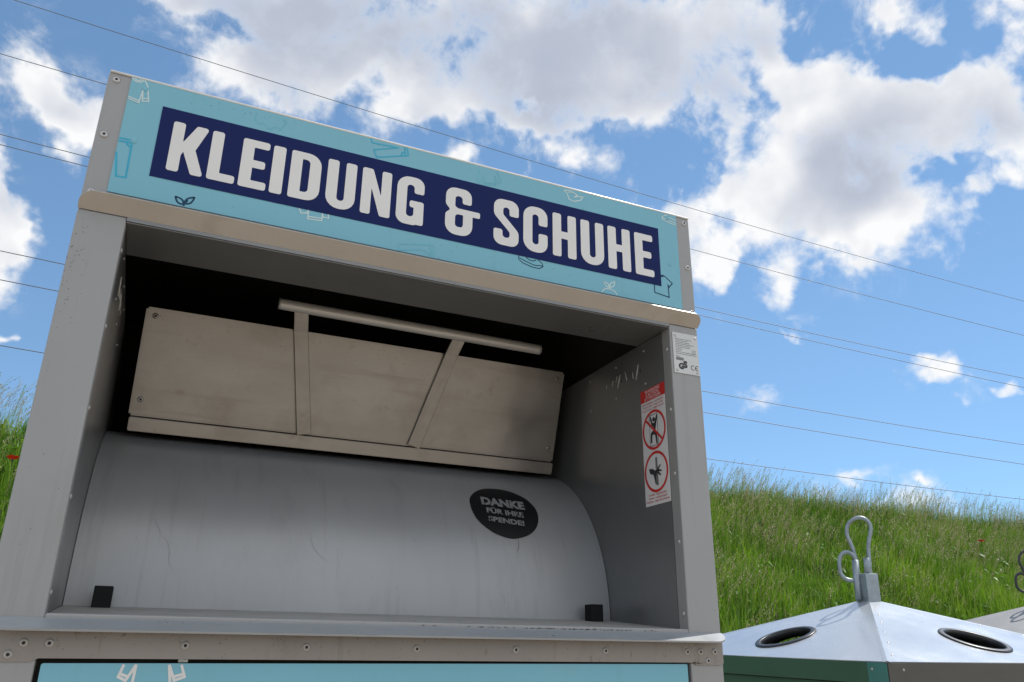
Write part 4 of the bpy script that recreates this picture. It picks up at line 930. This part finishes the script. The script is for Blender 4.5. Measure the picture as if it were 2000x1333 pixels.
stalks(11000, (3.0, 20), (5.2, 10.6)); stalks(2600, (3.0, 22), (9.3, 11.2), 1.0, .6, 1.05); stalks(6000, (3.0, 20), (8.0, 10.5), .72); stalks(1300, (-5, 1.0), (5.2, 10.6)); stalks(500, (-4, 1.0), (9.4, 11), 1.0, .6, .95); stalks(600, (1, 3), (5.5, 10.8)); stalks(1200, (20, 30), (5.2, 11))
v = np.concatenate(GV); f = np.concatenate(GF); tt = np.concatenate(GT).astype(np.float32)
me = bpy.data.meshes.new('grass'); me.vertices.add(len(v)); me.vertices.foreach_set('co', v.astype(np.float32).ravel())
me.loops.add(f.size); me.loops.foreach_set('vertex_index', f.astype(np.int32).ravel())
me.polygons.add(len(f)); me.polygons.foreach_set('loop_start', (np.arange(len(f))*4).astype(np.int32)); me.polygons.foreach_set('loop_total', np.full(len(f), 4, np.int32))
a = me.attributes.new('tint', 'FLOAT', 'POINT'); a.data.foreach_set('value', tt)
me.polygons.foreach_set('use_smooth', np.ones(len(f), bool)); me.update(); me.validate()
me.materials.append(grass_mat())
go = link(bpy.data.objects.new('grass', me)); tag(go, 'tall seeding meadow grass covering the embankment', 'grass', kind='stuff')

# ------------------------------------------------------------------ poppies
def poppy(x, y, z, label, rad):
    p = empty('poppy', (x, y, z)); tag(p, label, 'flower', 'red poppies in the meadow grass')
    zb = float(bank_z(np.array([x+.03]), np.array([y+.05]))[0])-z
    tube('stem', smooth_path([(.03, .05, zb), (.02, .03, zb*.5), (.004, .004, -.05), (0, 0, -.004)], 5), .0022, M['stalk'], p, 6)
    for k in range(4):
        a0 = k*math.pi/2+.3; V, F = [], []; n1, n2 = 5, 8
        for i in range(n1+1):
            for j in range(n2+1):
                r_ = rad*i/n1*(1+.06*math.sin(j*2.1+k)); a = a0+(j/n2-.5)*1.9*(.35+.65*(i/n1)**.4)
                V.append((r_*math.cos(a), r_*math.sin(a), .004*(k % 2)+rad*.55*(i/n1)**2+.006*math.sin(j*1.7+k)*(i/n1)))
        for i in range(n1):
            for j in range(n2): b = i*(n2+1)+j; F.append((b, b+1, b+n2+2, b+n2+1))
        mesh_obj('petal', V, F, M['petal'], p, True)
    bm = bmesh.new(); bmesh.ops.create_icosphere(bm, subdivisions=2, radius=rad*.22); bm_obj('seed_capsule', bm, M['ink'], p, True)
    return p
poppy(13.00, 8.16, 2.985, 'small red poppy on the slope at right, above the far grey bin', .050)
poppy(-1.147, 8.10, 2.925, 'small red poppy on the slope at left, beside the clothes bin edge', .056)

# ------------------------------------------------------------------ power lines: parallel sagging cables high over the embankment
LINES = [(17.0, .0008, -.0510, 15.036, 'topmost power line, crossing above the sign and over the clouds'), (18.5, .0006, -.0467, 14.529, 'second power line from the top, passing behind the sign corner'),
         (21.0, .0007, -.0455, 13.751, 'upper cable of the close pair of power lines behind the sign'), (20.0, .0005, -.0425, 12.913, 'lower cable of the close pair of power lines behind the sign'),
         (22.0, .0007, -.0432, 10.870, 'third lowest power line, first one below the close pair'), (24.0, .0005, -.0412, 10.835, 'second lowest power line, just above the lowest one'),
         (25.0, .0006, -.0409, 9.203, 'lowest power line, just above the grass crest')]
for y, a, b, c, lab in LINES:
    pts = [(x, y, a*x*x+b*x+c) for x in np.linspace(-60, 125, 75).tolist()]
    o = tube('power_line', pts, .0115*y/21, M['cable'], None, 6)
    tag(o, lab, 'power line', 'power lines across the sky')
